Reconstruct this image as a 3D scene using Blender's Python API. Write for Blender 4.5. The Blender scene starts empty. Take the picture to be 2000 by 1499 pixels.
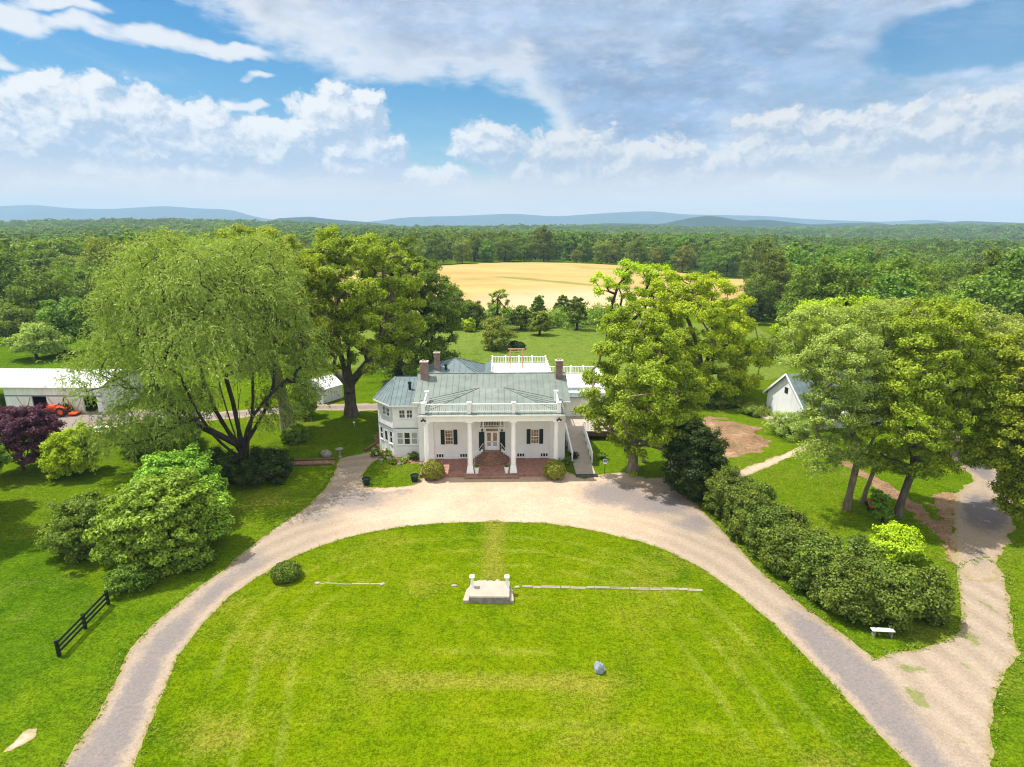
import bpy, math, random
import numpy as np
from mathutils import Vector, Matrix

S = bpy.context.scene
COL = S.collection
rad = math.radians

# ------------------------------------------------------------------ camera
CAM_H, PITCH, FPX = 23.0, rad(15.0), 1166.0
cam_d = bpy.data.cameras.new("camera")
cam_d.sensor_width = 36.0
cam_d.lens = FPX / 2000.0 * 36.0
cam_d.clip_start = 0.5
cam_d.clip_end = 60000.0
cam = bpy.data.objects.new("camera", cam_d)
cam.location = (0, 0, CAM_H)
cam.rotation_euler = (rad(90) - PITCH, 0, 0)
COL.objects.link(cam)
S.camera = cam

# ------------------------------------------------------------------ exposure
S.view_settings.view_transform = 'Standard'
S.view_settings.look = 'None'
S.view_settings.gamma = 1.0
S.view_settings.use_curve_mapping = False
S.view_settings.exposure = 0.62
S.render.engine = 'CYCLES'
cy = S.cycles
cy.max_bounces = 6
cy.diffuse_bounces = 4
cy.glossy_bounces = 2
cy.transmission_bounces = 4
cy.volume_bounces = 0
cy.transparent_max_bounces = 6
cy.filter_width = 1.15
cy.use_denoising = True
cy.caustics_reflective = False
cy.caustics_refractive = False
cy.sample_clamp_indirect = 8.0

# ------------------------------------------------------------------ sun
SUNV = Vector((-0.457, 0.153, 1.0)).normalized()
sun_d = bpy.data.lights.new("sun", 'SUN')
sun_d.energy = 4.3
sun_d.angle = rad(0.53)
sun_d.color = (1.0, 0.955, 0.87)
sun = bpy.data.objects.new("sun", sun_d)
sun.rotation_euler = SUNV.to_track_quat('Z', 'Y').to_euler()
sun.location = (-40, 20, 90)
COL.objects.link(sun)


# ------------------------------------------------------------------ pixel helpers (2000 x 1499 frame of the photograph)
def ray(u, v):
    x = (u - 1000.0) / FPX
    y = (749.5 - v) / FPX
    c, s = math.cos(PITCH), math.sin(PITCH)
    return x, c + y * s, -s + y * c


def g(u, v, z=0.0):
    x, y, w = ray(u, v)
    t = (z - CAM_H) / w
    return x * t, y * t


def at(u, v, Y):
    x, y, w = ray(u, v)
    t = Y / y
    return Vector((x * t, Y, CAM_H + w * t))


def depth_of(Y, z):
    return Y * math.cos(PITCH) + (CAM_H - z) * math.sin(PITCH)


# ------------------------------------------------------------------ node expression helpers
class NT:
    def __init__(self, tree):
        self.t = tree
        self.n = tree.nodes
        self.l = tree.links

    def node(self, typ, **kw):
        nd = self.n.new(typ)
        for k, v in kw.items():
            setattr(nd, k, v)
        return nd

    def put(self, sock, val):
        if isinstance(val, Sc):
            self.l.new(val.s, sock)
        elif hasattr(val, 'is_output'):
            self.l.new(val, sock)
        else:
            sock.default_value = val

    def math(self, op, a, b=None, c=None, clamp=False):
        nd = self.node('ShaderNodeMath', operation=op)
        nd.use_clamp = clamp
        self.put(nd.inputs[0], a)
        if b is not None:
            self.put(nd.inputs[1], b)
        if c is not None:
            self.put(nd.inputs[2], c)
        return Sc(self, nd.outputs[0])

    def smooth(self, x, a, b, lo=0.0, hi=1.0):
        nd = self.node('ShaderNodeMapRange', interpolation_type='SMOOTHSTEP')
        self.put(nd.inputs['Value'], x)
        nd.inputs['From Min'].default_value = a
        nd.inputs['From Max'].default_value = b
        nd.inputs['To Min'].default_value = lo
        nd.inputs['To Max'].default_value = hi
        return Sc(self, nd.outputs['Result'])

    def vec(self, x, y, z=0.0):
        nd = self.node('ShaderNodeCombineXYZ')
        for i, q in enumerate((x, y, z)):
            self.put(nd.inputs[i], q)
        return nd.outputs[0]

    def noise(self, v, scale, detail=3.0, rough=0.5, dist=0.0, color=False):
        nd = self.node('ShaderNodeTexNoise')
        if v is not None:
            self.l.new(v, nd.inputs['Vector'])
        nd.inputs['Scale'].default_value = scale
        nd.inputs['Detail'].default_value = detail
        nd.inputs['Roughness'].default_value = rough
        nd.inputs['Distortion'].default_value = dist
        if color:
            return nd.outputs['Color']
        return Sc(self, nd.outputs[0])

    def mix(self, fac, a, b):
        nd = self.node('ShaderNodeMix', data_type='RGBA')
        self.put(nd.inputs[0], fac)
        for i, q in ((6, a), (7, b)):
            if isinstance(q, tuple):
                q = (q[0], q[1], q[2], 1.0)
            self.put(nd.inputs[i], q)
        return nd.outputs[2]

    def hsv(self, colr, h=0.5, s=1.0, v=1.0):
        nd = self.node('ShaderNodeHueSaturation')
        self.put(nd.inputs['Hue'], h)
        self.put(nd.inputs['Saturation'], s)
        self.put(nd.inputs['Value'], v)
        self.put(nd.inputs['Color'], colr)
        return nd.outputs[0]

    def attr(self, name):
        nd = self.node('ShaderNodeAttribute', attribute_name=name)
        return Sc(self, nd.outputs['Fac'])

    def coord(self, kind='Object'):
        return self.node('ShaderNodeTexCoord').outputs[kind]

    def mapping(self, v, scale=(1, 1, 1), rot=(0, 0, 0), loc=(0, 0, 0)):
        nd = self.node('ShaderNodeMapping')
        self.l.new(v, nd.inputs['Vector'])
        nd.inputs['Scale'].default_value = scale
        nd.inputs['Rotation'].default_value = rot
        nd.inputs['Location'].default_value = loc
        return nd.outputs[0]

    def sep(self, v):
        nd = self.node('ShaderNodeSeparateXYZ')
        self.l.new(v, nd.inputs[0])
        return [Sc(self, o) for o in nd.outputs]


class Sc:
    def __init__(self, nt, s):
        self.nt, self.s = nt, s

    def __add__(self, o): return self.nt.math('ADD', self, o)
    __radd__ = __add__
    def __sub__(self, o): return self.nt.math('SUBTRACT', self, o)
    def __rsub__(self, o): return self.nt.math('SUBTRACT', o, self)
    def __mul__(self, o): return self.nt.math('MULTIPLY', self, o)
    __rmul__ = __mul__
    def __truediv__(self, o): return self.nt.math('DIVIDE', self, o)
    def max(self, o): return self.nt.math('MAXIMUM', self, o)
    def min(self, o): return self.nt.math('MINIMUM', self, o)
    def clamp(self): return self.nt.math('ADD', self, 0.0, clamp=True)


# ------------------------------------------------------------------ world: Nishita sky with clouds by direction
def angles(u, v):
    x, y, w = ray(u, v)
    return math.degrees(math.atan2(x, y)), math.degrees(math.atan2(w, math.hypot(x, y)))


def make_world():
    w = bpy.data.worlds.new("World")
    S.world = w
    w.use_nodes = True
    nt = NT(w.node_tree)
    nt.n.clear()
    out = nt.node('ShaderNodeOutputWorld')
    bg = nt.node('ShaderNodeBackground')
    nt.l.new(bg.outputs[0], out.inputs[0])
    sky = nt.node('ShaderNodeTexSky', sky_type='NISHITA')
    sky.sun_disc = False
    sky.sun_elevation = math.asin(SUNV.z)
    sky.sun_rotation = math.atan2(SUNV.x, SUNV.y)
    sky.air_density = 1.0
    sky.dust_density = 0.6
    sky.ozone_density = 3.0
    STR = 0.1
    d = nt.coord('Generated')
    X, Y, Z = nt.sep(d)
    az = nt.math('ARCTAN2', X, Y) * 57.29578
    el = nt.math('ARCSINE', Z) * 57.29578
    # domain warp
    P0 = nt.vec(az * 0.1, el * 0.1)
    wn = nt.noise(P0, 2.2, 3, 0.55, color=True)
    wx, wy, _ = nt.sep(wn)
    azw = az + (wx - 0.5) * 5.0
    elw = el + (wy - 0.5) * 3.0

    def ell(u, v, ru, rv, azs=None, els=None):
        a, e = angles(u, v)
        azs = azs or azw
        els = els or elw
        x = (azs - a) * (1.0 / (ru / 21.0))
        y = (els - e) * (1.0 / (rv / 21.0))
        q = x * x + y * y
        return nt.math('SUBTRACT', 1.0, q, clamp=True)

    def ells(lst, **k):
        acc = None
        for it in lst:
            e = ell(*it[:4], **k)
            if len(it) > 4:
                e = e * it[4]
            acc = e if acc is None else acc.max(e)
        return acc

    # ---- base blue
    skyc = nt.mix(1.0, sky.outputs[0], sky.outputs[0])
    mul = nt.node('ShaderNodeVectorMath', operation='SCALE')
    nt.l.new(sky.outputs[0], mul.inputs[0])
    mul.inputs['Scale'].default_value = STR
    blue = nt.hsv(mul.outputs[0], 0.492, 1.5, 1.18)

    # ---- high sheet
    nS = nt.noise(nt.vec(az * 0.055, el * 0.16, 3.1), 1.6, 6, 0.58)
    nF = nt.noise(nt.vec(az * 0.12, el * 0.30, 7.7), 2.6, 7, 0.6)
    a0, e0 = angles(345, 0)
    a1, e1 = angles(660, 165)
    nx, ny = -(e1 - e0), (a1 - a0)
    L = math.hypot(nx, ny)
    nx, ny = nx / L, ny / L
    s1 = (azw - a0) * nx + (elw - e0) * ny                  # > 0 to the upper right of the sheet's edge
    a2, e2 = angles(640, 165)
    a3, e3 = angles(1010, 200)
    mx, my = -(e3 - e2), (a3 - a2)
    L = math.hypot(mx, my)
    mx, my = mx / L, my / L
    s2 = (azw - a2) * mx + (elw - e2) * my
    edge = s1.min(s2 + nt.smooth(az, 0.0, 9.0, 0.0, 9.0))
    sheet_d = edge * 0.16 + (nS - 0.5) * 1.1 + (nF - 0.5) * 0.7
    holes = 1.0 * ells([(1930, 72, 190, 62, 1.9), (1800, 165, 300, 75, 0.75), (1545, 175, 70, 40, 0.6), (1075, 195, 60, 26, 0.5),
                  (1980, 330, 150, 60, 0.4)])
    gap = nt.smooth(holes + (nF - 0.5) * 1.3 + (nS - .5) * .8, 0.25, 1.25)
    sheet = nt.smooth(sheet_d, -0.05, 0.5) * (1.0 - gap * 0.85)
    rim = nt.smooth(sheet_d - gap * .8, 0.05, 1.0)
    dark = ells([(1200, 200, 330, 130, 1.0), (900, 90, 420, 140, 0.55), (1480, 110, 330, 150, 0.7), (1150, 30, 500, 80, 0.5)])
    grey = nt.mix(nt.smooth(dark + (nF - 0.5) * 0.9, 0.0, 0.75), (0.63, 0.71, 0.84), (0.31, 0.45, 0.68))
    lumps = nt.smooth(nF + (nS - 0.5) * 0.5, 0.45, 0.7)
    grey = nt.mix(lumps * 0.45, grey, (0.76, 0.80, 0.87))
    nG = nt.noise(nt.vec(az * 0.10, el * 0.22, 2.2), 1.8, 7, 0.62)
    grey = nt.hsv(grey, 0.5, 1.0, nt.smooth(nG, 0.3, 0.7, 0.84, 1.20))
    sheet_c = nt.mix(rim, (0.97, 0.98, 1.0), grey)
    c = nt.mix(sheet * 0.96, blue, sheet_c)

    # ---- thin streaks
    nK = nt.noise(nt.vec(az * 0.05, el * 0.25 + az * 0.045, 1.3), 2.4, 6, 0.6)
    st = ells([(150, 48, 110, 18), (300, 72, 160, 22), (430, 92, 110, 18), (20, 25, 80, 30), (110, 5, 90, 14), (505, 142, 50, 9, .8), (475, 197, 60, 12), (15, 122, 45, 12, .8),
               (130, 153, 30, 6, .6)])
    streak = nt.smooth(st * 1.1 + (nK - 0.5) * 1.3 + (nF - 0.5) * .6, 0.28, 0.95)
    c = nt.mix(streak * 0.92, c, (0.93, 0.95, 0.98))
    wisp = nt.smooth(nK + (nS - .5) * .6, 0.52, 0.85)
    c = nt.mix(wisp * 0.20, c, (0.85, 0.90, 0.96))

    # ---- cumulus: two copies of the density, one shifted towards the sun, give lit tops
    def cum(dx, dy):
        a = az + dx
        e = el + dy
        Pn = nt.vec(a * 0.1, e * 0.125, 11.0)
        w2 = nt.noise(Pn, 5.0, 4, 0.6, color=True)
        ux, uy, _ = nt.sep(w2)
        aw = a + (ux - 0.5) * 3.4
        ew = e + (uy - 0.5) * 3.0
        m = ells([(150, 235, 130, 85), (30, 290, 150, 110), (260, 270, 170, 95), (420, 285, 130, 75), (560, 290, 130, 70), (650, 240, 105, 75),
                  (715, 225, 55, 50, .9), (690, 310, 130, 80), (300, 350, 420, 80, .9), (80, 370, 260, 90, .9),
                  (960, 285, 100, 52, .75), (1120, 300, 150, 60, .7), (1290, 305, 110, 45, .8), (1480, 305, 110, 50, .7),
                  (1230, 340, 330, 60, .75), (830, 355, 140, 40, .7), (1650, 300, 170, 60, .65), (1820, 260, 190, 60, .7), (1950, 230, 120, 60, .7),
                  (1560, 245, 150, 30, .6), (1880, 330, 260, 60, .7)], azs=aw, els=ew)
        nn = nt.noise(nt.vec(aw * 0.1, ew * 0.13, 5.0), 6.5, 6, 0.56)
        return m + (nn - 0.5) * 0.85

    d1 = cum(0, 0)
    d2 = cum(-0.55, 0.75)
    cov = nt.smooth(d1, 0.12, 0.48)
    lit = nt.smooth(d1 - d2, -0.16, 0.34)
    right = nt.smooth(az, -9.0, 6.0)
    shade_c = nt.mix(right, (0.49, 0.61, 0.79), (0.47, 0.56, 0.70))
    lit_c = nt.mix(right, (1.0, 1.0, 1.0), (0.90, 0.885, 0.87))
    low = nt.smooth(el, 0.6, 4.6)
    cum_c = nt.mix(lit, shade_c, lit_c)
    cum_c = nt.mix(low, (0.70, 0.755, 0.83), cum_c)
    c = nt.mix(cov * nt.smooth(el, 0.6, 3.4, 0.35, 0.95), c, cum_c)

    # ---- pale air near the horizon
    band = nt.smooth(el + (nS - 0.5) * 3.0, 0.0, 5.2, 1.0, 0.0)
    lay = nt.noise(nt.vec(az * 0.035, el * 0.42, 4.4), 2.0, 6, 0.6)
    c = nt.mix(band * nt.smooth(lay, .35, .65, .25, .85), c, (0.74, 0.745, 0.78))
    glow = nt.smooth(el + (nS - 0.5) * 1.5 + (lay - .5) * 3.0, 0.3, 6.0, 1.0, 0.0)
    c = nt.mix(glow * 0.9, c, (1.16, 0.97, 0.83))       # warm bright band added low in the sky to offset the haze's blue
    c = nt.mix(nt.smooth(el, 19.0, 34.0) * 0.85, c, (1.38, 1.40, 1.44))     # unseen white overhead, added to raise the fill light
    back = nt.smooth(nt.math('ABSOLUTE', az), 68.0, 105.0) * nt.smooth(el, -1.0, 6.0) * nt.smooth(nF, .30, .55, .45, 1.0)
    c = nt.mix(back * 0.7, c, (1.42, 1.40, 1.38))                            # unseen brightness added behind the viewer to lighten shaded fronts
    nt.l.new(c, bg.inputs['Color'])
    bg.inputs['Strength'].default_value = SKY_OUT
    w.cycles.sampling_method = 'MANUAL'
    w.cycles.sample_map_resolution = 512


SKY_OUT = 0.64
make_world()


# ------------------------------------------------------------------ terrain
def sstep(a, b, x):
    t = np.clip((np.asarray(x, float) - a) / (b - a), 0, 1)
    return t * t * (3 - 2 * t)


def gau(x, y, cx, cy_, sx, sy):
    return np.exp(-((x - cx) / sx) ** 2 - ((y - cy_) / sy) ** 2)


def height(x, y):
    x = np.asarray(x, float)
    y = np.asarray(y, float)
    h = 4.5 * gau(x, y, 0, 300, 150, 95)
    h = h - 9.0 * gau(x, y, 215, 260, 120, 150) * sstep(90, 170, y)
    far = sstep(450, 1100, np.hypot(x, y))
    h = h + far * (4.0 * np.sin(x / 190.0 + 0.7) * np.cos(y / 260.0) + 3.0 * np.sin((x + y) / 330.0))
    h = h - 7.0 * far
    h = h + 16.0 * gau(x, y, -800, 1300, 520, 330) + 5.0 * gau(x, y, 100, 1500, 700, 300)
    h = h - 16.0 * gau(x, y, 620, 820, 330, 420)
    h = h + 9.0 * gau(x, y, 1330, 1750, 420, 380) - 9.0 * sstep(1500, 2600, np.hypot(x, y))
    return h


def gt(u, v):
    """ground point of the terrain seen at a pixel"""
    x, y, w = ray(u, v)
    t = 5.0
    prev = t
    while t < 6000:
        if CAM_H + w * t < float(height(x * t, y * t)):
            lo, hi = prev, t
            for _ in range(18):
                m = (lo + hi) / 2
                if CAM_H + w * m < float(height(x * m, y * m)):
                    hi = m
                else:
                    lo = m
            return x * hi, y * hi
        prev = t
        t *= 1.012
    return x * t, y * t


# ------------------------------------------------------------------ objects, names, labels
def tag(o, label=None, cat=None, group=None, kind=None):
    if label: o['label'] = label
    if cat: o['category'] = cat
    if group: o['group'] = group
    if kind: o['kind'] = kind
    return o


def thing(name, label, cat, loc=(0, 0, 0), rz=0.0, group=None):
    o = bpy.data.objects.new(name, None)
    o.empty_display_size = 0.3
    COL.objects.link(o)
    o.location = loc
    o.rotation_euler = (0, 0, rz)
    return tag(o, label, cat, group)


def mesh_np(name, verts, faces, mats, parent=None, attrs=None, smooth=False, midx=None):
    """verts (N,3); faces (F,k) int array, or list of such arrays"""
    me = bpy.data.meshes.new(name)
    verts = np.asarray(verts, np.float32)
    if not isinstance(faces, list):
        faces = [faces]
    faces = [np.asarray(f, np.int32) for f in faces if len(f)]
    me.vertices.add(len(verts))
    me.vertices.foreach_set('co', verts.ravel())
    loops = np.concatenate([f.ravel() for f in faces])
    starts = []
    s = 0
    for f in faces:
        k = f.shape[1]
        starts.append(s + np.arange(len(f)) * k)
        s += f.size
    me.loops.add(len(loops))
    me.loops.foreach_set('vertex_index', loops)
    starts = np.concatenate(starts)
    me.polygons.add(len(starts))
    me.polygons.foreach_set('loop_start', starts.astype(np.int32))
    if midx is not None:
        me.polygons.foreach_set('material_index', np.asarray(midx, np.int32))
    if smooth:
        me.polygons.foreach_set('use_smooth', np.ones(len(starts), bool))
    for m in (mats if isinstance(mats, (list, tuple)) else [mats]):
        me.materials.append(m)
    if attrs:
        for k, a in attrs.items():
            at_ = me.attributes.new(k, 'FLOAT', 'POINT')
            at_.data.foreach_set('value', np.asarray(a, np.float32))
    me.update(calc_edges=True)
    o = bpy.data.objects.new(name, me)
    COL.objects.link(o)
    if parent: o.parent = parent
    return o


class MB:
    """collects solids into one mesh"""
    def __init__(self):
        self.v, self.f, self.m = [], [], []
        self.cur = 0

    def add(self, vs, fs):
        b = len(self.v)
        self.v += [tuple(p) for p in vs]
        for q in fs:
            self.f.append([b + i for i in q])
            self.m.append(self.cur)
        return self

    def box(self, x0, x1, y0, y1, z0, z1):
        vs = [(x, y, z) for z in (z0, z1) for y in (y0, y1) for x in (x0, x1)]
        return self.add(vs, [(0, 2, 3, 1), (4, 5, 7, 6), (0, 1, 5, 4), (2, 6, 7, 3), (0, 4, 6, 2), (1, 3, 7, 5)])

    def fbox(self, fr, s0, s1, t0, t1, z0, z1):
        p, d, n = fr
        vs = []
        for z in (z0, z1):
            for t in (t0, t1):
                for s in (s0, s1):
                    vs.append((p[0] + d[0] * s + n[0] * t, p[1] + d[1] * s + n[1] * t, z))
        return self.add(vs, [(0, 2, 3, 1), (4, 5, 7, 6), (0, 1, 5, 4), (2, 6, 7, 3), (0, 4, 6, 2), (1, 3, 7, 5)])

    def prism(self, pts, z0, z1, top=None):
        n = len(pts)
        top = top or pts
        vs = [(p[0], p[1], z0) for p in pts] + [(p[0], p[1], z1) for p in top]
        fs = [tuple(reversed(range(n))), tuple(range(n, 2 * n))]
        fs += [(i, (i + 1) % n, n + (i + 1) % n, n + i) for i in range(n)]
        return self.add(vs, fs)

    def slab(self, pts, th):
        """thick sheet under a 3-D polygon"""
        n = len(pts)
        vs = [tuple(p) for p in pts] + [(p[0], p[1], p[2] - th) for p in pts]
        fs = [tuple(range(n)), tuple(reversed(range(n, 2 * n)))]
        fs += [(i, n + i, n + (i + 1) % n, (i + 1) % n) for i in range(n)]
        return self.add(vs, fs)

    def bar(self, a, b, w, h=None, up=Vector((0, 0, 1))):
        a, b = Vector(a), Vector(b)
        h = h or w
        d = (b - a).normalized()
        s = d.cross(up)
        if s.length < 1e-4: s = d.cross(Vector((0, 1, 0)))
        s.normalize()
        t = s.cross(d)
        vs = []
        for p in (a, b):
            for i, j in ((-1, -1), (1, -1), (1, 1), (-1, 1)):
                vs.append(p + s * (i * w / 2) + t * (j * h / 2))
        return self.add(vs, [(3, 2, 1, 0), (4, 5, 6, 7), (0, 1, 5, 4), (1, 2, 6, 5), (2, 3, 7, 6), (3, 0, 4, 7)])

    def tube(self, a, b, r0, r1=None, n=10):
        a, b = Vector(a), Vector(b)
        r1 = r0 if r1 is None else r1
        d = (b - a).normalized()
        s = d.orthogonal().normalized()
        t = d.cross(s)
        vs = []
        for p, r in ((a, r0), (b, r1)):
            for k in range(n):
                q = 2 * math.pi * k / n
                vs.append(p + s * math.cos(q) * r + t * math.sin(q) * r)
        fs = [(k, (k + 1) % n, n + (k + 1) % n, n + k) for k in range(n)]
        fs += [tuple(reversed(range(n))), tuple(range(n, 2 * n))]
        return self.add(vs, fs)

    def lathe(self, prof, c=(0, 0, 0), n=20):
        vs, fs = [], []
        for r, z in prof:
            for k in range(n):
                q = 2 * math.pi * k / n
                vs.append((c[0] + r * math.cos(q), c[1] + r * math.sin(q), c[2] + z))
        for i in range(len(prof) - 1):
            for k in range(n):
                fs.append((i * n + k, i * n + (k + 1) % n, (i + 1) * n + (k + 1) % n, (i + 1) * n + k))
        fs.append(tuple(reversed(range(n))))
        m = (len(prof) - 1) * n
        fs.append(tuple(range(m, m + n)))
        return self.add(vs, fs)

    def rock(self, c, r, seed, sq=(1, 1, 0.7)):
        rr = random.Random(seed)
        nu, nv = 10, 7
        vs, fs = [], []
        ph = [rr.uniform(0, 6.28) for _ in range(6)]
        for j in range(nv + 1):
            th = math.pi * j / nv
            for i in range(nu):
                q = 2 * math.pi * i / nu
                k = 1 + .16 * math.sin(2 * q + ph[0]) * math.sin(th) + .12 * math.sin(3 * q + ph[1] + 2 * th) + rr.uniform(-.06, .06)
                vs.append((c[0] + r * k * sq[0] * math.sin(th) * math.cos(q), c[1] + r * k * sq[1] * math.sin(th) * math.sin(q), c[2] + r * k * sq[2] * math.cos(th)))
        for j in range(nv):
            for i in range(nu):
                fs.append((j * nu + i, (j + 1) * nu + i, (j + 1) * nu + (i + 1) % nu, j * nu + (i + 1) % nu))
        return self.add(vs, fs)

    def build(self, name, mat, parent=None, smooth=False, bevel=0.0):
        me = bpy.data.meshes.new(name)
        me.from_pydata(self.v, [], self.f)
        for m in (mat if isinstance(mat, (list, tuple)) else [mat]):
            me.materials.append(m)
        if isinstance(mat, (list, tuple)):
            me.polygons.foreach_set('material_index', self.m)
        if smooth:
            me.polygons.foreach_set('use_smooth', [True] * len(me.polygons))
        me.update()
        o = bpy.data.objects.new(name, me)
        COL.objects.link(o)
        if parent: o.parent = parent
        if bevel:
            b = o.modifiers.new('bevel', 'BEVEL')
            b.width = bevel
            b.segments = 2
            b.limit_method = 'ANGLE'
        return o


# ------------------------------------------------------------------ materials
def new_mat(name):
    m = bpy.data.materials.new(name)
    m.use_nodes = True
    nt = NT(m.node_tree)
    nt.n.clear()
    out = nt.node('ShaderNodeOutputMaterial')
    return m, nt, out


def surf(name, colr, rough=0.7, var=0.12, scale=3.0, bump=0.0, bscale=30.0, spec=0.3, metal=0.0, stain=None, stain_amt=0.0, coords='Object', stretch=(1, 1, 1)):
    m, nt, out = new_mat(name)
    b = nt.node('ShaderNodeBsdfPrincipled')
    nt.l.new(b.outputs[0], out.inputs[0])
    co = nt.mapping(nt.coord(coords), stretch)
    n = nt.noise(co, scale, 5, 0.6)
    lo = tuple(c * (1 - var) for c in colr)
    hi = tuple(min(1, c * (1 + var)) for c in colr)
    c = nt.mix(nt.smooth(n, 0.3, 0.7), lo, hi)
    if stain:
        n2 = nt.noise(nt.mapping(nt.coord(coords), (1, 1, 0.35)), scale * 0.45, 6, 0.65)
        c = nt.mix(nt.smooth(n2, 0.5, 0.75) * stain_amt, c, stain)
    nt.put(b.inputs['Base Color'], c)
    b.inputs['Roughness'].default_value = rough
    b.inputs['Metallic'].default_value = metal
    b.inputs['Specular IOR Level'].default_value = spec
    if bump:
        bn = nt.noise(co, bscale, 4, 0.6)
        bp = nt.node('ShaderNodeBump')
        bp.inputs['Strength'].default_value = bump
        bp.inputs['Distance'].default_value = 0.02
        nt.put(bp.inputs['Height'], bn)
        nt.l.new(bp.outputs[0], b.inputs['Normal'])
    return m


def leaf_mat(name, dark, light, trans, hue_var=0.03, tr=0.38):
    m, nt, out = new_mat(name)
    tint = nt.attr('tint')
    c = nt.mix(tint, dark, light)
    oi = nt.node('ShaderNodeObjectInfo')
    rnd = Sc(nt, oi.outputs['Random'])
    c = nt.hsv(c, (rnd - 0.6) * hue_var + 0.5, 1.0, (rnd - 0.5) * (hue_var * 9) + 1.0)
    df = nt.node('ShaderNodeBsdfDiffuse')
    nt.put(df.inputs['Color'], c)
    tl = nt.node('ShaderNodeBsdfTranslucent')
    ct = nt.hsv(nt.mix(0.6, c, trans), 0.5, 1.0, tr * 1.4)
    nt.put(tl.inputs['Color'], ct)
    mx = nt.node('ShaderNodeAddShader')                     # a leaf both reflects and lets light through
    nt.l.new(df.outputs[0], mx.inputs[0])
    nt.l.new(tl.outputs[0], mx.inputs[1])
    gl = nt.node('ShaderNodeBsdfGlossy')
    gl.inputs['Roughness'].default_value = 0.45
    gl.inputs['Color'].default_value = (1, 1, 1, 1)
    m2 = nt.node('ShaderNodeMixShader')
    m2.inputs[0].default_value = 0.012
    nt.l.new(mx.outputs[0], m2.inputs[1])
    nt.l.new(gl.outputs[0], m2.inputs[2])
    nt.l.new(m2.outputs[0], out.inputs[0])
    return m


def brick_mat(name, c1, c2, mortar, sx=0.22, sz=0.075, flat=False):
    m, nt, out = new_mat(name)
    b = nt.node('ShaderNodeBsdfPrincipled')
    nt.l.new(b.outputs[0], out.inputs[0])
    x, y, z = nt.sep(nt.coord('Object'))
    v = nt.vec(x, y) if flat else nt.vec(x + y, z)
    br = nt.node('ShaderNodeTexBrick')
    nt.l.new(v, br.inputs['Vector'])
    br.inputs['Scale'].default_value = 1.0
    br.inputs['Brick Width'].default_value = sx
    br.inputs['Row Height'].default_value = sz
    br.inputs['Mortar Size'].default_value = 0.008
    br.inputs['Color1'].default_value = (*c1, 1)
    br.inputs['Color2'].default_value = (*c2, 1)
    br.inputs['Mortar'].default_value = (*mortar, 1)
    n = nt.noise(nt.coord('Object'), 2.5, 5, 0.6)
    c = nt.hsv(br.outputs[0], 0.5, 1.0, nt.smooth(n, 0.25, 0.75, 0.75, 1.25))
    nt.put(b.inputs['Base Color'], c)
    b.inputs['Roughness'].default_value = 0.85
    b.inputs['Specular IOR Level'].default_value = 0.2
    return m


M = {}
M['white'] = surf('white_paint', (0.85, 0.85, 0.84), 0.5, 0.03, 1.2, 0.08, 25, stain=(0.62, 0.60, 0.55), stain_amt=0.35)
M['stucco'] = surf('white_stucco', (0.85, 0.845, 0.835), 0.8, 0.04, 0.8, 0.25, 18, stain=(0.60, 0.585, 0.55), stain_amt=0.30)
M['trim'] = surf('white_trim', (0.86, 0.86, 0.86), 0.45, 0.03, 2.0)
M['grey_trim'] = surf('grey_trim', (0.20, 0.22, 0.25), 0.6, 0.08, 3)
M['roof'] = surf('standing_seam_metal', (0.165, 0.197, 0.172), 0.65, 0.14, 0.8, 0.05, 6, 0.25, 0.0, stain=(0.245, 0.262, 0.232), stain_amt=0.6)
M['roof_dark'] = surf('slate_blue_metal_roof', (0.115, 0.16, 0.165), 0.5, 0.15, 1.2, 0.05, 8, 0.4, stain=(0.2, 0.25, 0.25), stain_amt=0.4)
M['shutter'] = surf('dark_green_shutter', (0.012, 0.028, 0.022), 0.45, 0.1, 4)
M['brick_floor'] = brick_mat('brick_floor', (0.35, 0.165, 0.125), (0.27, 0.125, 0.10), (0.34, 0.25, 0.21), 0.2, 0.1, True)
M['brick_step'] = brick_mat('brick_step', (0.30, 0.145, 0.085), (0.21, 0.10, 0.065), (0.30, 0.20, 0.15), 0.2, 0.075)
M['brick_chim'] = brick_mat('brick_chimney', (0.30, 0.16, 0.125), (0.20, 0.12, 0.11), (0.36, 0.31, 0.28))
M['concrete'] = surf('pale_concrete', (0.385, 0.325, 0.265), 0.85, 0.08, 1.5, 0.3, 30, stain=(0.29, 0.24, 0.19), stain_amt=0.5)
M['stone'] = surf('grey_stone', (0.24, 0.22, 0.19), 0.9, 0.25, 5, 0.6, 20)
M['boulder'] = surf('blue_grey_boulder', (0.28, 0.32, 0.38), 0.8, 0.25, 5, 0.5, 14)
M['black'] = surf('black_paint', (0.012, 0.013, 0.016), 0.45, 0.2, 3)
M['pot'] = surf('black_glazed_pot', (0.012, 0.020, 0.028), 0.25, 0.3, 4)
M['tan_wood'] = surf('tan_timber', (0.46, 0.27, 0.13), 0.7, 0.2, 6, 0.2, 30)
M['brown_wood'] = surf('brown_timber', (0.13, 0.075, 0.045), 0.7, 0.25, 6, 0.2, 30)
M['dark'] = surf('dark_interior', (0.015, 0.014, 0.013), 0.9, 0.2, 3)
M['tin'] = surf('white_tin_roof', (0.80, 0.81, 0.83), 0.4, 0.05, 0.7, 0.0, stain=(0.66, 0.66, 0.65), stain_amt=0.3)
M['barn_white'] = surf('barn_white_boards', (0.74, 0.75, 0.77), 0.7, 0.08, 1.5, 0.2, 10, stretch=(3, 3, .4), stain=(0.5, 0.5, 0.48), stain_amt=0.4)
M['orange'] = surf('orange_paint', (0.75, 0.075, 0.012), 0.4, 0.1, 4)
M['rubber'] = surf('black_rubber', (0.02, 0.02, 0.02), 0.8, 0.2, 6)
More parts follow.
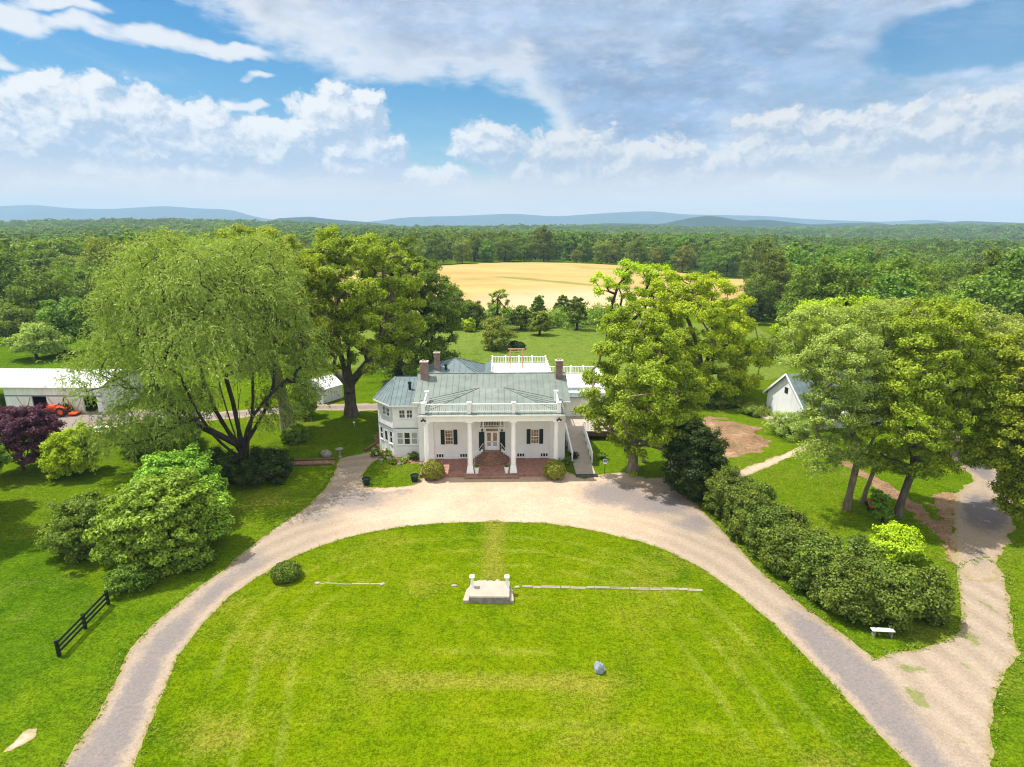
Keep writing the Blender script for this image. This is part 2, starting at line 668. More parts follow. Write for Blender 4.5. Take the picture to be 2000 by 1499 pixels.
M['bluesign'] = surf('blue_sign', (0.02, 0.07, 0.35), 0.4, 0.05, 6)
M['bark'] = surf('grey_brown_bark', (0.115, 0.095, 0.075), 0.95, 0.35, 4, 0.8, 9, 0.1, stretch=(1, 1, .3))
M['bark_dark'] = surf('dark_bark', (0.05, 0.042, 0.034), 0.95, 0.35, 4, 0.8, 9, 0.1, stretch=(1, 1, .3))
M['bark_pale'] = surf('pale_bark', (0.21, 0.17, 0.12), 0.95, 0.35, 4, 0.8, 9, 0.1, stretch=(1, 1, .3))


def glass_mat(name, base, warm=None):
    m, nt, out = new_mat(name)
    b = nt.node('ShaderNodeBsdfPrincipled')
    nt.l.new(b.outputs[0], out.inputs[0])
    if warm:
        n = nt.noise(nt.coord('Object'), 6.0, 3, 0.6)
        nt.put(b.inputs['Base Color'], nt.mix(nt.smooth(n, .4, .6), base, warm))
    else:
        b.inputs['Base Color'].default_value = (*base, 1)
    b.inputs['Roughness'].default_value = 0.08
    b.inputs['Specular IOR Level'].default_value = 0.7
    return m


M['glass'] = glass_mat('dark_window_glass', (0.03, 0.028, 0.024))
M['glass_warm'] = glass_mat('window_glass_over_tan_curtain', (0.30, 0.17, 0.07), (0.12, 0.065, 0.03))
M['glass_curtain'] = glass_mat('window_glass_over_white_curtain', (0.40, 0.42, 0.43), (0.33, 0.34, 0.36))

M['lf_willow'] = leaf_mat('willow_leaves', (0.046, 0.078, 0.010), (0.285, 0.360, 0.066), (0.29, 0.38, 0.032))
M['lf_maple'] = leaf_mat('maple_leaves', (0.042, 0.080, 0.004), (0.300, 0.375, 0.022), (0.33, 0.43, 0.010))
M['lf_oak'] = leaf_mat('oak_leaves', (0.024, 0.054, 0.005), (0.170, 0.255, 0.022), (0.195, 0.30, 0.012))
M['lf_lime'] = leaf_mat('bright_lime_leaves', (0.110, 0.180, 0.004), (0.390, 0.480, 0.012), (0.42, 0.52, 0.006))
M['lf_pale'] = leaf_mat('pale_green_leaves', (0.068, 0.110, 0.016), (0.350, 0.425, 0.085), (0.35, 0.44, 0.04))
M['lf_ever'] = leaf_mat('evergreen_leaves', (0.006, 0.015, 0.002), (0.046, 0.076, 0.008), (0.05, 0.09, 0.005), hue_var=0.01, tr=0.2)
M['lf_hedge'] = leaf_mat('hedge_leaves', (0.012, 0.032, 0.003), (0.185, 0.265, 0.028), (0.17, 0.26, 0.010), tr=0.25)
M['lf_laurel'] = leaf_mat('laurel_leaves', (0.024, 0.072, 0.004), (0.280, 0.450, 0.038), (0.27, 0.44, 0.014), tr=0.3)
M['lf_box'] = leaf_mat('boxwood_leaves', (0.080, 0.110, 0.012), (0.320, 0.340, 0.048), (0.28, 0.30, 0.018), tr=0.25)
M['lf_plum'] = leaf_mat('purple_plum_leaves', (0.026, 0.007, 0.014), (0.145, 0.056, 0.080), (0.15, 0.028, 0.038), tr=0.25)
M['lf_wood'] = leaf_mat('woodland_leaves', (0.026, 0.058, 0.006), (0.170, 0.255, 0.024), (0.19, 0.29, 0.012), hue_var=0.075, tr=0.3)
M['lf_wood_light'] = leaf_mat('light_woodland_leaves', (0.055, 0.100, 0.009), (0.245, 0.325, 0.034), (0.26, 0.35, 0.015), hue_var=0.075, tr=0.3)


def ground_mat(name, dark, mid, light, dry, dry_amt=0.5, big=0.05, stripes=False, bump=0.6):
    m, nt, out = new_mat(name)
    b = nt.node('ShaderNodeBsdfPrincipled')
    nt.l.new(b.outputs[0], out.inputs[0])
    P = nt.coord('Object')
    n1 = nt.noise(P, big, 5, 0.6)
    n2 = nt.noise(P, 0.55, 6, 0.62)
    n3 = nt.noise(P, 6.0, 5, 0.7)
    n4 = nt.noise(P, 13.0, 3, 0.75)
    f = n1 * 0.65 + n2 * 0.75 + n3 * 0.5 - 0.45
    if stripes:
        sd = nt.attr('sd')
        wob = (n2 - 0.5) * 0.9
        ring = nt.smooth(nt.math('SINE', (sd + wob * .5) * 3.3), 0.35, 1.0, -.25, 1.0)
        ringw = nt.smooth(sd, 0.4, 2.0) * nt.smooth(sd, 5.0, 9.0, 1.0, 0.0)
        x, y, z = nt.sep(P)
        lin = nt.smooth(nt.math('SINE', (y + wob * 0.5 + x * 0.02) * 2.5), 0.35, 1.0, -.25, 1.0)
        linw = nt.smooth(sd, 5.0, 9.0) * 0.9
        yel = nt.smooth(sd, 0.5, 6.0)                 # worn yellower towards the middle
        f = f + yel * 0.10 - 0.05 + ring * ringw * 0.09 * nt.smooth(n1, .35, .6, .2, 1.0) + lin * linw * nt.smooth(n1, 0.40, 0.60) * 0.10
    c = nt.mix(nt.smooth(f, 0.25, 0.52), dark, mid)
    c = nt.mix(nt.smooth(f, 0.50, 0.80), c, light)
    if stripes:
        ln_ = (ring.max(0.0) * ringw + lin.max(0.0) * linw * nt.smooth(n1, 0.42, 0.58)).clamp()
        c = nt.mix(ln_ * nt.smooth(n2 * .6 + nt.noise(P, 0.12, 4, .6) * .4, 0.42, .60, .0, .26), c, (0.195, 0.222, 0.045))
    if stripes:
        wx_, wy_, _z = nt.sep(P)                     # trodden line from the porch to the platform, thin turf at the boulder and mid lawn
        q1 = nt.smooth(nt.math('ABSOLUTE', wx_ + 1.3) + (n2 - .5) * 2.0, 1.2, .2) * nt.smooth(wy_, 33.8, 36.0)
        q2 = nt.smooth(nt.math('ABSOLUTE', wy_ - 26.0) + (n2 - .5) * 1.6 + (n1 - .5) * 1.2, .9, .1) * nt.smooth(nt.math('ABSOLUTE', wx_ + .5), 8.0, 3.0)
        c = nt.mix(q1.max(q2) * nt.smooth(n3, .35, .6, .2, .75), c, dry)
    nd = nt.noise(nt.mapping(P, (1, 1.5, 1), loc=(13, 5, 2)), big * 1.8, 6, 0.62)
    c = nt.mix(nt.smooth(nd + (n3 - 0.5) * 0.5, 0.52, 0.78) * dry_amt, c, dry)
    n6 = nt.noise(nt.mapping(P, (1, 1.25, 1), loc=(3, 7, 1)), 2.1, 4, 0.7)
    c = nt.hsv(c, 0.5, 1.0, nt.smooth(n4 * 0.45 + n3 * 0.3 + n6 * 0.25, 0.38, 0.62, 0.50, 1.48))
    nt.put(b.inputs['Base Color'], c)
    b.inputs['Roughness'].default_value = 0.95
    b.inputs['Specular IOR Level'].default_value = 0.0
    bp = nt.node('ShaderNodeBump')
    bp.inputs['Strength'].default_value = bump
    bp.inputs['Distance'].default_value = 0.09
    nt.put(bp.inputs['Height'], n4 * 0.5 + n3)
    nt.l.new(bp.outputs[0], b.inputs['Normal'])
    return m


M['grass'] = ground_mat('grass', (0.040, 0.088, 0.002), (0.082, 0.138, 0.003), (0.130, 0.168, 0.006), (0.180, 0.170, 0.028), 0.6)
M['lawn'] = ground_mat('mown_lawn', (0.050, 0.100, 0.001), (0.098, 0.146, 0.001), (0.150, 0.178, 0.004), (0.200, 0.180, 0.025), 0.7, 0.07, True, 0.4)
M['meadow'] = ground_mat('meadow_grass', (0.060, 0.105, 0.010), (0.115, 0.165, 0.022), (0.165, 0.205, 0.045), (0.16, 0.17, 0.05), 0.5, 0.03)
M['tall_grass'] = ground_mat('rough_grass', (0.034, 0.082, 0.002), (0.066, 0.128, 0.003), (0.105, 0.162, 0.008), (0.150, 0.165, 0.035), 0.4, 0.12, False, 1.0)
M['forest_floor'] = ground_mat('forest_ground', (0.020, 0.042, 0.010), (0.030, 0.060, 0.012), (0.045, 0.080, 0.016), (0.05, 0.07, 0.02), 0.3, 0.01)
M['soil'] = ground_mat('bare_red_soil', (0.15, 0.092, 0.050), (0.25, 0.155, 0.09), (0.35, 0.235, 0.15), (0.12, 0.14, 0.04), 0.5, 0.25)


def field_mat():
    m, nt, out = new_mat('ripe_wheat')
    b = nt.node('ShaderNodeBsdfPrincipled')
    nt.l.new(b.outputs[0], out.inputs[0])
    P = nt.coord('Object')
    n1 = nt.noise(nt.mapping(P, (0.35, 1.3, 1)), 0.06, 7, 0.68)
    n2 = nt.noise(nt.mapping(P, (0.3, 1.6, 1)), 0.5, 5, 0.65)
    c = nt.mix(nt.smooth(n1 * .7 + n2 * .4, 0.38, 0.70), (0.33, 0.228, 0.078), (0.455, 0.322, 0.122))
    x, y, z = nt.sep(P)
    bare = nt.smooth(y + (n1 - .5) * 60.0 + nt.math('ABSOLUTE', x - 25.0) * 0.5, 222.0, 198.0) * nt.smooth(x, -25.0, 5.0)
    c = nt.mix(bare * 0.75, c, (0.50, 0.36, 0.24))
    gr = nt.noise(P, 0.02, 4, .6)
    c = nt.mix(nt.smooth(gr + n2 * .25, 0.66, 0.80) * 0.6, c, (0.17, 0.20, 0.05))
    track = nt.smooth(nt.math('ABSOLUTE', (y - 228.0) + (x - 15.0) * 0.55 + (n1 - .5) * 12.0), 4.5, 1.5) * nt.smooth(x, -12.0, 0.0) * nt.smooth(x, 60.0, 42.0)
    c = nt.mix(track * 0.75, c, (0.15, 0.17, 0.045))
    nt.put(b.inputs['Base Color'], c)
    b.inputs['Roughness'].default_value = 0.95
    b.inputs['Specular IOR Level'].default_value = 0.05
    return m


M['wheat'] = field_mat()


def gravel_mat(name, tan, tan2, grey, dirt):
    m, nt, out = new_mat(name)
    b = nt.node('ShaderNodeBsdfPrincipled')
    nt.l.new(b.outputs[0], out.inputs[0])
    P = nt.coord('Object')
    n1 = nt.noise(P, 0.22, 6, 0.62)
    n2 = nt.noise(P, 1.6, 6, 0.65)
    n3 = nt.noise(P, 5.5, 4, 0.75)
    n5 = nt.noise(P, 17.0, 3, 0.75)
    gm = nt.attr('grey')
    sd = nt.attr('sd')
    c = nt.mix(nt.smooth(n1 + (n2 - .5) * .5, 0.35, 0.7), tan, tan2)
    c = nt.mix(nt.attr('arm') * 0.85, c, nt.mix(n2, (0.225, 0.180, 0.135), (0.325, 0.262, 0.198)))
    din = nt.attr('din')
    trk = nt.math('SINE', (din + (n1 - .5) * .8) * 3.9)
    c = nt.hsv(c, 0.5, 1.0, 1.0 + trk * 0.09 * nt.attr('arm'))
    gf = nt.smooth(gm * nt.smooth(sd + (n2 - .5) * .8, 0.2, 1.1, 0.45, 1.0) + (n1 - 0.5) * 0.9 + (n2 - 0.5) * 0.9, 0.22, 0.82)
    c = nt.mix(gf * 0.85, c, grey)
    c = nt.mix(nt.smooth(n2 * .7 + n1 * .3, 0.52, 0.68) * 0.30, c, dirt)
    ed = nt.smooth(sd + (n2 - 0.5) * 0.9, 0.0, 0.38, 1.0, 0.0)
    c = nt.mix(ed * 0.7, c, (0.25, 0.20, 0.085))
    wd = nt.attr('weed')
    c = nt.mix(nt.smooth(wd + (n2 - .5) * 1.6 + (n1 - .5) * .6, 0.55, 0.85) * 0.75, c, (0.13, 0.16, 0.03))
    c = nt.hsv(c, 0.5, 1.0, nt.smooth(n3 * 0.45 + n5 * 0.55, 0.36, 0.64, 0.78, 1.22))
    nt.put(b.inputs['Base Color'], c)
    b.inputs['Roughness'].default_value = 0.95
    b.inputs['Specular IOR Level'].default_value = 0.1
    bp = nt.node('ShaderNodeBump')
    bp.inputs['Strength'].default_value = 0.4
    bp.inputs['Distance'].default_value = 0.03
    nt.put(bp.inputs['Height'], n3 + n5 * .5)
    nt.l.new(bp.outputs[0], b.inputs['Normal'])
    return m


M['gravel'] = gravel_mat('drive_gravel', (0.41, 0.305, 0.215), (0.50, 0.39, 0.285), (0.170, 0.152, 0.152), (0.30, 0.21, 0.14))
M['road'] = gravel_mat('road_gravel', (0.33, 0.245, 0.165), (0.39, 0.30, 0.21), (0.125, 0.115, 0.125), (0.32, 0.22, 0.13))


# ------------------------------------------------------------------ ground sheets cut along noisy outlines
def vnoise(x, y, seed=0):
    """smooth value noise, vectorised"""
    def hsh(i, j):
        q = np.sin(i * 127.1 + j * 311.7 + seed * 74.7) * 43758.5453
        return q - np.floor(q)
    xi, yi = np.floor(x), np.floor(y)
    xf, yf = x - xi, y - yi
    xf = xf * xf * (3 - 2 * xf)
    yf = yf * yf * (3 - 2 * yf)
    a = hsh(xi, yi) * (1 - xf) + hsh(xi + 1, yi) * xf
    b = hsh(xi, yi + 1) * (1 - xf) + hsh(xi + 1, yi + 1) * xf
    return a * (1 - yf) + b * yf - 0.5


def poly_sd(px, py, poly):
    """signed distance, positive inside"""
    d = np.full(px.shape, 1e9)
    ins = np.zeros(px.shape, bool)
    n = len(poly)
    for i in range(n):
        ax, ay = poly[i]
        bx, by = poly[(i + 1) % n]
        ex, ey = bx - ax, by - ay
        L2 = ex * ex + ey * ey + 1e-12
        t = np.clip(((px - ax) * ex + (py - ay) * ey) / L2, 0, 1)
        d = np.minimum(d, (px - ax - t * ex) ** 2 + (py - ay - t * ey) ** 2)
        c = ((ay > py) != (by > py)) & (px < (bx - ax) * (py - ay) / (by - ay + 1e-12) + ax)
        ins ^= c
    return np.where(ins, np.sqrt(d), -np.sqrt(d))


def sheet(name, sdf, box, res, lift, mat, extra=None, jit=0.18, jscale=1.3, zfun=None):
    x0, x1, y0, y1 = box
    xs = np.arange(x0, x1 + res, res)
    ys = np.arange(y0, y1 + res, res)
    gx, gy = np.meshgrid(xs, ys)
    sd = sdf(gx, gy)
    f = sd + jit * (vnoise(gx * jscale, gy * jscale, 3) * 1.2 + vnoise(gx * jscale * 2.7, gy * jscale * 2.7, 9) * .9)
    ny, nx = gx.shape
    V = []
    idx = np.arange(ny * nx).reshape(ny, nx)
    q = np.stack([idx[:-1, :-1], idx[:-1, 1:], idx[1:, 1:], idx[1:, :-1]], -1).reshape(-1, 4)
    fi = f.ravel()
    cnt = (fi[q] > 0).sum(1)
    full = q[cnt == 4]
    part = q[(cnt > 0) & (cnt < 4)]
    vx = list(gx.ravel())
    vy = list(gy.ravel())
    vs = list(sd.ravel())
    tris = []
    cache = {}

    def cut(a, b):
        k = (min(a, b), max(a, b))
        if k not in cache:
            t = fi[a] / (fi[a] - fi[b])
            vx.append(vx[a] + (vx[b] - vx[a]) * t)
            vy.append(vy[a] + (vy[b] - vy[a]) * t)
            vs.append(0.0)
            cache[k] = len(vx) - 1
        return cache[k]
    for c in part:
        out = []
        for i in range(4):
            a, b = int(c[i]), int(c[(i + 1) % 4])
            if fi[a] > 0: out.append(a)
            if (fi[a] > 0) != (fi[b] > 0): out.append(cut(a, b))
        for i in range(1, len(out) - 1):
            tris.append((out[0], out[i], out[i + 1]))
    vx, vy, vs = np.array(vx), np.array(vy), np.array(vs)
    tris = np.array(tris, np.int32).reshape(-1, 3)
    used = np.zeros(len(vx), bool)
    used[full.ravel()] = True
    used[tris.ravel()] = True
    remap = np.cumsum(used) - 1
    vx, vy, vs = vx[used], vy[used], vs[used]
    z = height(vx, vy) + lift
    if zfun is not None: z = z + zfun(vx, vy, vs)
    attrs = {'sd': vs}
    if extra:
        for k, fn in extra.items(): attrs[k] = fn(vx, vy, vs)
    return mesh_np(name, np.stack([vx, vy, z], 1), [remap[full], remap[tris]], mat, attrs=attrs, smooth=True)


def P2(lst, hz=0.0):
    return [g(u, v, hz) for u, v in lst]


def PT(lst):
    return [gt(u, v) for u, v in lst]


def pgs(poly):
    return lambda x, y: poly_sd(x, y, poly)


def graded(a, b, near, step, growth):
    out = [near]
    s = step
    while out[-1] < b:
        out.append(out[-1] + s)
        s *= growth
    neg = [near]
    s = step
    while neg[-1] > a:
        neg.append(neg[-1] - s)
        s *= growth
    return np.array(sorted(set(neg + out)))


xs = graded(-9000, 9000, 0.0, 2.0, 1.035)
ys = graded(-250, 7600, 45.0, 2.0, 1.033)
gx, gy = np.meshgrid(xs, ys)
idx = np.arange(gx.size).reshape(gx.shape)
q = np.stack([idx[:-1, :-1], idx[:-1, 1:], idx[1:, 1:], idx[1:, :-1]], -1).reshape(-1, 4)
gz = height(gx, gy)
o = mesh_np('ground', np.stack([gx.ravel(), gy.ravel(), gz.ravel()], 1), q, [M['grass'], M['forest_floor']], smooth=True,
            midx=((gy[:-1, :-1] > 420) | (np.abs(gx[:-1, :-1]) > 330)).ravel().astype(int))
tag(o, kind='structure')

# lawn island inside the drive
LAWN = P2([(262, 1499), (300, 1400), (350, 1280), (400, 1215), (450, 1165), (500, 1130), (560, 1095), (630, 1065), (700, 1045), (780, 1030), (870, 1022),
           (960, 1020), (1060, 1022), (1150, 1035), (1250, 1058), (1300, 1075), (1370, 1110), (1440, 1160), (1500, 1210), (1560, 1270), (1620, 1330),
           (1690, 1410), (1780, 1499)]) + [(19.5, 15.5), (14, 11), (0, 8), (-12, 11), (-17.0, 16)]
o = sheet('lawn', pgs(LAWN), (-24, 24, 7, 46), 0.35, 0.012, M['lawn'], jit=0.14)
tag(o, kind='structure')

DRIVE_OUT = P2([(120, 1499), (190, 1400), (250, 1270), (300, 1220), (370, 1160), (440, 1110), (480, 1075), (540, 1030), (600, 990), (640, 950),
                (655, 920), (662, 896), (700, 888), (735, 880), (745, 893), (722, 908), (708, 930), (712, 952), (760, 953), (806, 948), (830, 930), (860, 918),
                (1100, 918), (1140, 935), (1180, 926), (1215, 922), (1262, 934), (1322, 932), (1335, 962), (1375, 1000), (1425, 1052), (1500, 1130), (1570, 1185), (1640, 1235), (1712, 1288),
                (1740, 1275), (1790, 1268), (1850, 1250), (1872, 1235), (1880, 1200), (1872, 1150), (1868, 1110), (1930, 1090), (1962, 1120), (1972, 1180), (1978, 1240), (1992, 1275), (1955, 1330),
                (1938, 1400), (1937, 1499)]) + [(23, 12), (20, 4), (0, 0), (-22, 4), (-23.5, 12)]


def drive_sd(x, y):
    return np.minimum(poly_sd(x, y, DRIVE_OUT), -poly_sd(x, y, LAWN))


def blobs_mask(lst):
    cs = [(g(u, v), a, b, w) for u, v, a, b, w in lst]
    def fn(x, y, s):
        r = np.zeros_like(x)
        for (cx, cy_), a, b, w in cs:
            r = np.maximum(r, w * np.clip(1.25 - np.hypot((x - cx) / a, (y - cy_) / b), 0, 1))
        return r
    return fn


drive_grey = blobs_mask([(190, 1450, 3.2, 5, 1), (260, 1350, 2.4, 5, .9), (330, 1250, 2.4, 5, .8), (420, 1160, 2.4, 4, .75), (480, 1110, 2.5, 3, .6),
                         (700, 975, 5.5, 3.2, .75), (780, 960, 3, 2, .6), (620, 1010, 3, 3, .6), (1200, 965, 4.0, 3.2, 1), (1290, 985, 5, 3.0, .9), (1370, 1020, 3.2, 2.4, .8),
                         (1600, 1240, 2.2, 3, 1), (1640, 1290, 2.4, 3.4, 1.0), (1690, 1350, 2.2, 3.4, .95), (1740, 1420, 2.2, 3.6, .95), (1780, 1480, 2.2, 3.6, .95)])
drive_weed = blobs_mask([(1780, 1305, 1.2, .5, 1), (1795, 1365, .7, 1.2, 1), (1900, 1250, 1.2, 1.2, .8), (1890, 1300, .6, 2, .6), (1870, 1440, .4, 2, .7), (965, 1020, 1.2, .7, .9), (1925, 1180, .5, 3, .7), (1905, 1130, .4, 3, .6)])
def drive_arm(x, y, s):
    return 1.0 - sstep(36, 46, y) * (1 - sstep(10, 15, np.abs(x + 1)))


o = sheet('driveway', drive_sd, (-32, 34, 0, 62), 0.32, 0.008, M['gravel'], {'grey': drive_grey, 'weed': drive_weed, 'arm': drive_arm, 'din': lambda x, y, s: -poly_sd(x, y, LAWN)}, jit=0.16)
tag(o, kind='structure')

ROAD = P2([(1868, 1112), (1864, 1060), (1862, 1010), (1870, 965), (1890, 945), (1905, 935), (1880, 915), (1850, 890), (1835, 860), (1815, 830), (1850, 830), (1880, 855), (1920, 885), (1950, 915), (1968, 945), (1982, 980),
           (1985, 1010), (1968, 1060), (1948, 1100), (1950, 1130), (1905, 1140)])
road_grey = blobs_mask([(1925, 1000, 4.5, 6, 1), (1900, 1080, 2.5, 4, .55), (1880, 900, 6, 8, .9)])
o = sheet('side_road', pgs(ROAD), (26, 60, 30, 75), 0.4, 0.014, M['road'], {'grey': road_grey, 'weed': lambda x, y, s: x * 0, 'arm': lambda x, y, s: x * 0 + .7}, jit=0.5)
tag(o, kind='structure')

PATH = P2([(1432, 924), (1480, 905), (1530, 887), (1570, 868), (1580, 874), (1545, 893), (1500, 913), (1445, 935)])
o = sheet('footpath', pgs(PATH), (20, 34, 50, 64), 0.25, 0.010, M['gravel'], {'grey': lambda x, y, s: x * 0 - .3, 'weed': lambda x, y, s: x * 0 + .2}, jit=0.25)
tag(o, kind='structure')
PATH2 = P2([(1640, 905), (1690, 935), (1745, 975), (1790, 1010), (1850, 1060), (1862, 1050), (1800, 990), (1750, 955), (1700, 925), (1650, 897)])
o = sheet('worn_track', pgs(PATH2), (26, 44, 38, 60), 0.25, 0.010, M['soil'], jit=0.5)
tag(o, kind='structure')

SOIL = P2([(1350, 822), (1392, 818), (1440, 822), (1480, 836), (1510, 862), (1495, 885), (1450, 890), (1400, 892), (1380, 870), (1360, 835)])
o = sheet('soil_mound', pgs(SOIL), (17, 36, 52, 76), 0.4, 0.012, M['soil'], jit=1.5, jscale=.5, zfun=lambda x, y, s: 0.55 * sstep(0, 3.0, s) + .12 * sstep(0, .5, s) * vnoise(x * .9, y * .9, 4) * 2)
tag(o, kind='structure')

BARNYARD = P2([(20, 850), (60, 812), (150, 805), (300, 800), (420, 806), (600, 790), (760, 788), (745, 803), (600, 802), (420, 822), (260, 832), (190, 830), (130, 845)])
o = sheet('farm_track', pgs(BARNYARD), (-75, -12, 60, 80), 0.5, 0.010, M['gravel'], {'grey': lambda x, y, s: x * 0 + .7, 'weed': lambda x, y, s: x * 0 + .1, 'arm': lambda x, y, s: x * 0 + .6}, jit=0.5)
tag(o, kind='structure')

BED = P2([(735, 868), (748, 890), (772, 908), (835, 905), (835, 890), (776, 890), (752, 872), (742, 845), (728, 850)])
o = sheet('flower_bed', pgs(BED), (-16, -6, 52, 68), 0.2, 0.014, M['soil'], jit=0.15)
tag(o, kind='structure')

BARE = P2([(8, 1470), (20, 1448), (45, 1432), (72, 1424), (66, 1440), (36, 1462)])
o = sheet('bare_patch', pgs(BARE), (-26, -18, 20, 26), .12, .014, M['gravel'], {'grey': lambda x, y, s: x * 0, 'weed': lambda x, y, s: x * 0 + .3, 'arm': lambda x, y, s: x * 0}, jit=.3)
tag(o, kind='structure')
LITTER = P2([(1812, 968), (1850, 962), (1872, 975), (1866, 1030), (1868, 1100), (1850, 1060), (1838, 1020)])
o = sheet('leaf_litter', pgs(LITTER), (30, 46, 36, 52), .2, .011, M['soil'], jit=.9)
tag(o, kind='structure')
MEADOW = PT([(560, 720), (700, 720), (1200, 735), (1330, 760), (1530, 740), (1560, 690), (1480, 640), (1250, 625), (1000, 629), (800, 627), (600, 640), (560, 660)])
o = sheet('meadow', pgs(MEADOW), (-70, 75, 80, 165), 1.0, 0.03, M['meadow'], jit=1.0, jscale=.4)
tag(o, kind='structure')
LFIELD = PT([(-300, 728), (180, 722), (330, 716), (330, 650), (190, 640), (-300, 640)])
o = sheet('left_field', pgs(LFIELD), (-200, -50, 85, 150), 1.0, 0.03, M['tall_grass'], jit=1.0, jscale=.4)
tag(o, kind='structure')
TALL = P2([(-140, 1030), (60, 1050), (180, 1150), (205, 1165), (112, 1282), (20, 1360), (-140, 1420)])
o = sheet('unmown_grass', pgs(TALL), (-40, -22, 22, 46), 0.4, 0.012, M['tall_grass'], jit=1.2, jscale=.8)
tag(o, kind='structure')

FIELD = PT([(590, 532), (700, 524), (845, 521), (900, 517), (1000, 513), (1100, 514), (1200, 518), (1300, 530), (1410, 545), (1555, 548), (1500, 568), (1400, 592), (1250, 618), (1100, 624), (1000, 626), (860, 624),
            (700, 618), (590, 612)])
fx = [p[0] for p in FIELD]
fy = [p[1] for p in FIELD]
o = sheet('wheat_field', pgs(FIELD), (min(fx) - 4, max(fx) + 4, min(fy) - 4, max(fy) + 4), 2.0, 0.05, M['wheat'], jit=2.0, jscale=.15)
tag(o, kind='structure')
CLEAR = PT([(1860, 466), (1930, 461), (1990, 464), (1990, 470), (1900, 472)])


# ------------------------------------------------------------------ foliage and trees
def unit(a):
    return a / (np.linalg.norm(a, axis=1, keepdims=True) + 1e-9)


def leaf_arrays(c, nrm, L, W, rng, droop=None):
    n = len(c)
    r = rng.normal(size=(n, 3))
    t = unit(np.cross(nrm, r)) if droop is None else droop
    b = unit(np.cross(nrm, t))
    L = (L * rng.uniform(0.7, 1.3, n))[:, None] * 0.5
    W = (W * rng.uniform(0.7, 1.3, n))[:, None] * 0.5
    fold = nrm * L * 0.25
    v = np.stack([c - t * L - fold, c + b * W, c + t * L - fold, c - b * W], 1)
    return v.reshape(-1, 3)


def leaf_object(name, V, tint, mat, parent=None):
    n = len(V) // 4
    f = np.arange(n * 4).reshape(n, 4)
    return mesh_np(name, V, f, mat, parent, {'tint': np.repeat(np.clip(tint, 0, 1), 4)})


def limb_tubes(segs, sides=6):
    """segs: list of (a, b, ra, rb) -> verts, faces"""
    V, F = [], []
    ang = np.arange(sides) * 2 * math.pi / sides
    ca, sa = np.cos(ang)[:, None], np.sin(ang)[:, None]
    for a, b, ra, rb in segs:
        d = b - a
        L = np.linalg.norm(d)
        if L < 1e-4: continue
        d = d / L
        h = np.array([1.0, 0, 0]) if abs(d[0]) < 0.8 else np.array([0, 1.0, 0])
        s = np.cross(d, h)
        s /= np.linalg.norm(s)
        t = np.cross(d, s)
        ring = s * ca + t * sa
        base = len(V) * sides
        V.append(a + ring * ra)
        V.append(b + d * rb * 0.3 + ring * rb)
        k = np.arange(sides)
        F.append(np.stack([base + k, base + (k + 1) % sides, base + sides + (k + 1) % sides, base + sides + k], 1))
    return np.concatenate(V), np.concatenate(F)


def skeleton(base_pts, limbs, clumps, r0, rng, sag=0.06, twig=0.025, power=0.46):
    """trunk polyline, limb end points and clump centres -> tube segments"""
    pos = [np.array(p, float) for p in base_pts]
    par = [-1] + list(range(len(base_pts) - 1))
    load = [0.0] * len(pos)

    def path(i0, end, steps, bow):
        i = i0
        a = pos[i0]
        d = end - a
        side = rng.normal(size=3) * np.linalg.norm(d) * 0.07
        for k in range(1, steps + 1):
            t = k / steps
            p = a + d * t + side * math.sin(math.pi * t) + np.array([0, 0, bow * np.linalg.norm(d)]) * math.sin(math.pi * t)
            pos.append(p)
            par.append(i)
            load.append(0.0)
            i = len(pos) - 1
        return i
    top = len(base_pts) - 1
    for st, e in limbs:
        path(top if st is None else st, np.array(e, float), 6, rng.uniform(-sag, sag))
    order = np.argsort([np.linalg.norm(c - pos[top]) for c in clumps])
    for ci in order:
        c = clumps[ci]
        P = np.array(pos[1:])
        dv = c - P
        cost = np.linalg.norm(dv, axis=1) + np.where(dv[:, 2] < 0, -dv[:, 2] * 0.8, 0)
        i = int(np.argmin(cost)) + 1
        if np.linalg.norm(c - pos[i]) < 0.35:
            load[i] += 1
            continue
        j = path(i, c, 3, rng.uniform(0, 0.08))
        load[j] += 1
    tot = list(load)
    for i in range(len(pos) - 1, 0, -1):
        tot[par[i]] += tot[i]
    mx = max(tot[0], 1)
    R = [max(twig, r0 * (t / mx) ** power) for t in tot]
    for k in range(len(base_pts)):
        R[k] = max(R[k], r0 * (1.0 - 0.25 * k / max(1, len(base_pts) - 1)))
    R[0] = r0 * 1.45
    segs = [(pos[par[i]], pos[i], R[par[i]] if par[i] < len(base_pts) or R[par[i]] < R[i] * 1.6 else R[i] * 1.3, R[i]) for i in range(1, len(pos))]
    return segs


def envelope_points(blobs, n, rng, shell=0.5, floor=-0.75, top_bias=0.0):
    """clump centres spread through a union of ellipsoids, thicker near the surface"""
    b = np.array(blobs, float)
    area = (b[:, 3] * b[:, 4] + b[:, 4] * b[:, 5] + b[:, 3] * b[:, 5])
    pts = []
    want = n * 3
    while len(pts) < want:
        k = rng.choice(len(b), p=area / area.sum())
        d = rng.normal(size=3)
        d /= np.linalg.norm(d)
        if d[2] < floor: continue
        r = rng.uniform(shell, 1.0) ** 0.7
        p = b[k, :3] + d * r * b[k, 3:]
        # drop points buried deep in another blob
        q = (((p - b[:, :3]) / b[:, 3:]) ** 2).sum(1)
        if (q < 0.30).any() and rng.random() < 0.8: continue
        pts.append(p)
    pts = np.array(pts)
    # spread: farthest-first thinning
    keep = [0]
    dist = np.linalg.norm(pts - pts[0], axis=1)
    while len(keep) < n:
        i = int(np.argmax(dist * rng.uniform(0.75, 1.0, len(pts))))
        keep.append(i)
        dist = np.minimum(dist, np.linalg.norm(pts - pts[i], axis=1))
    return pts[keep]


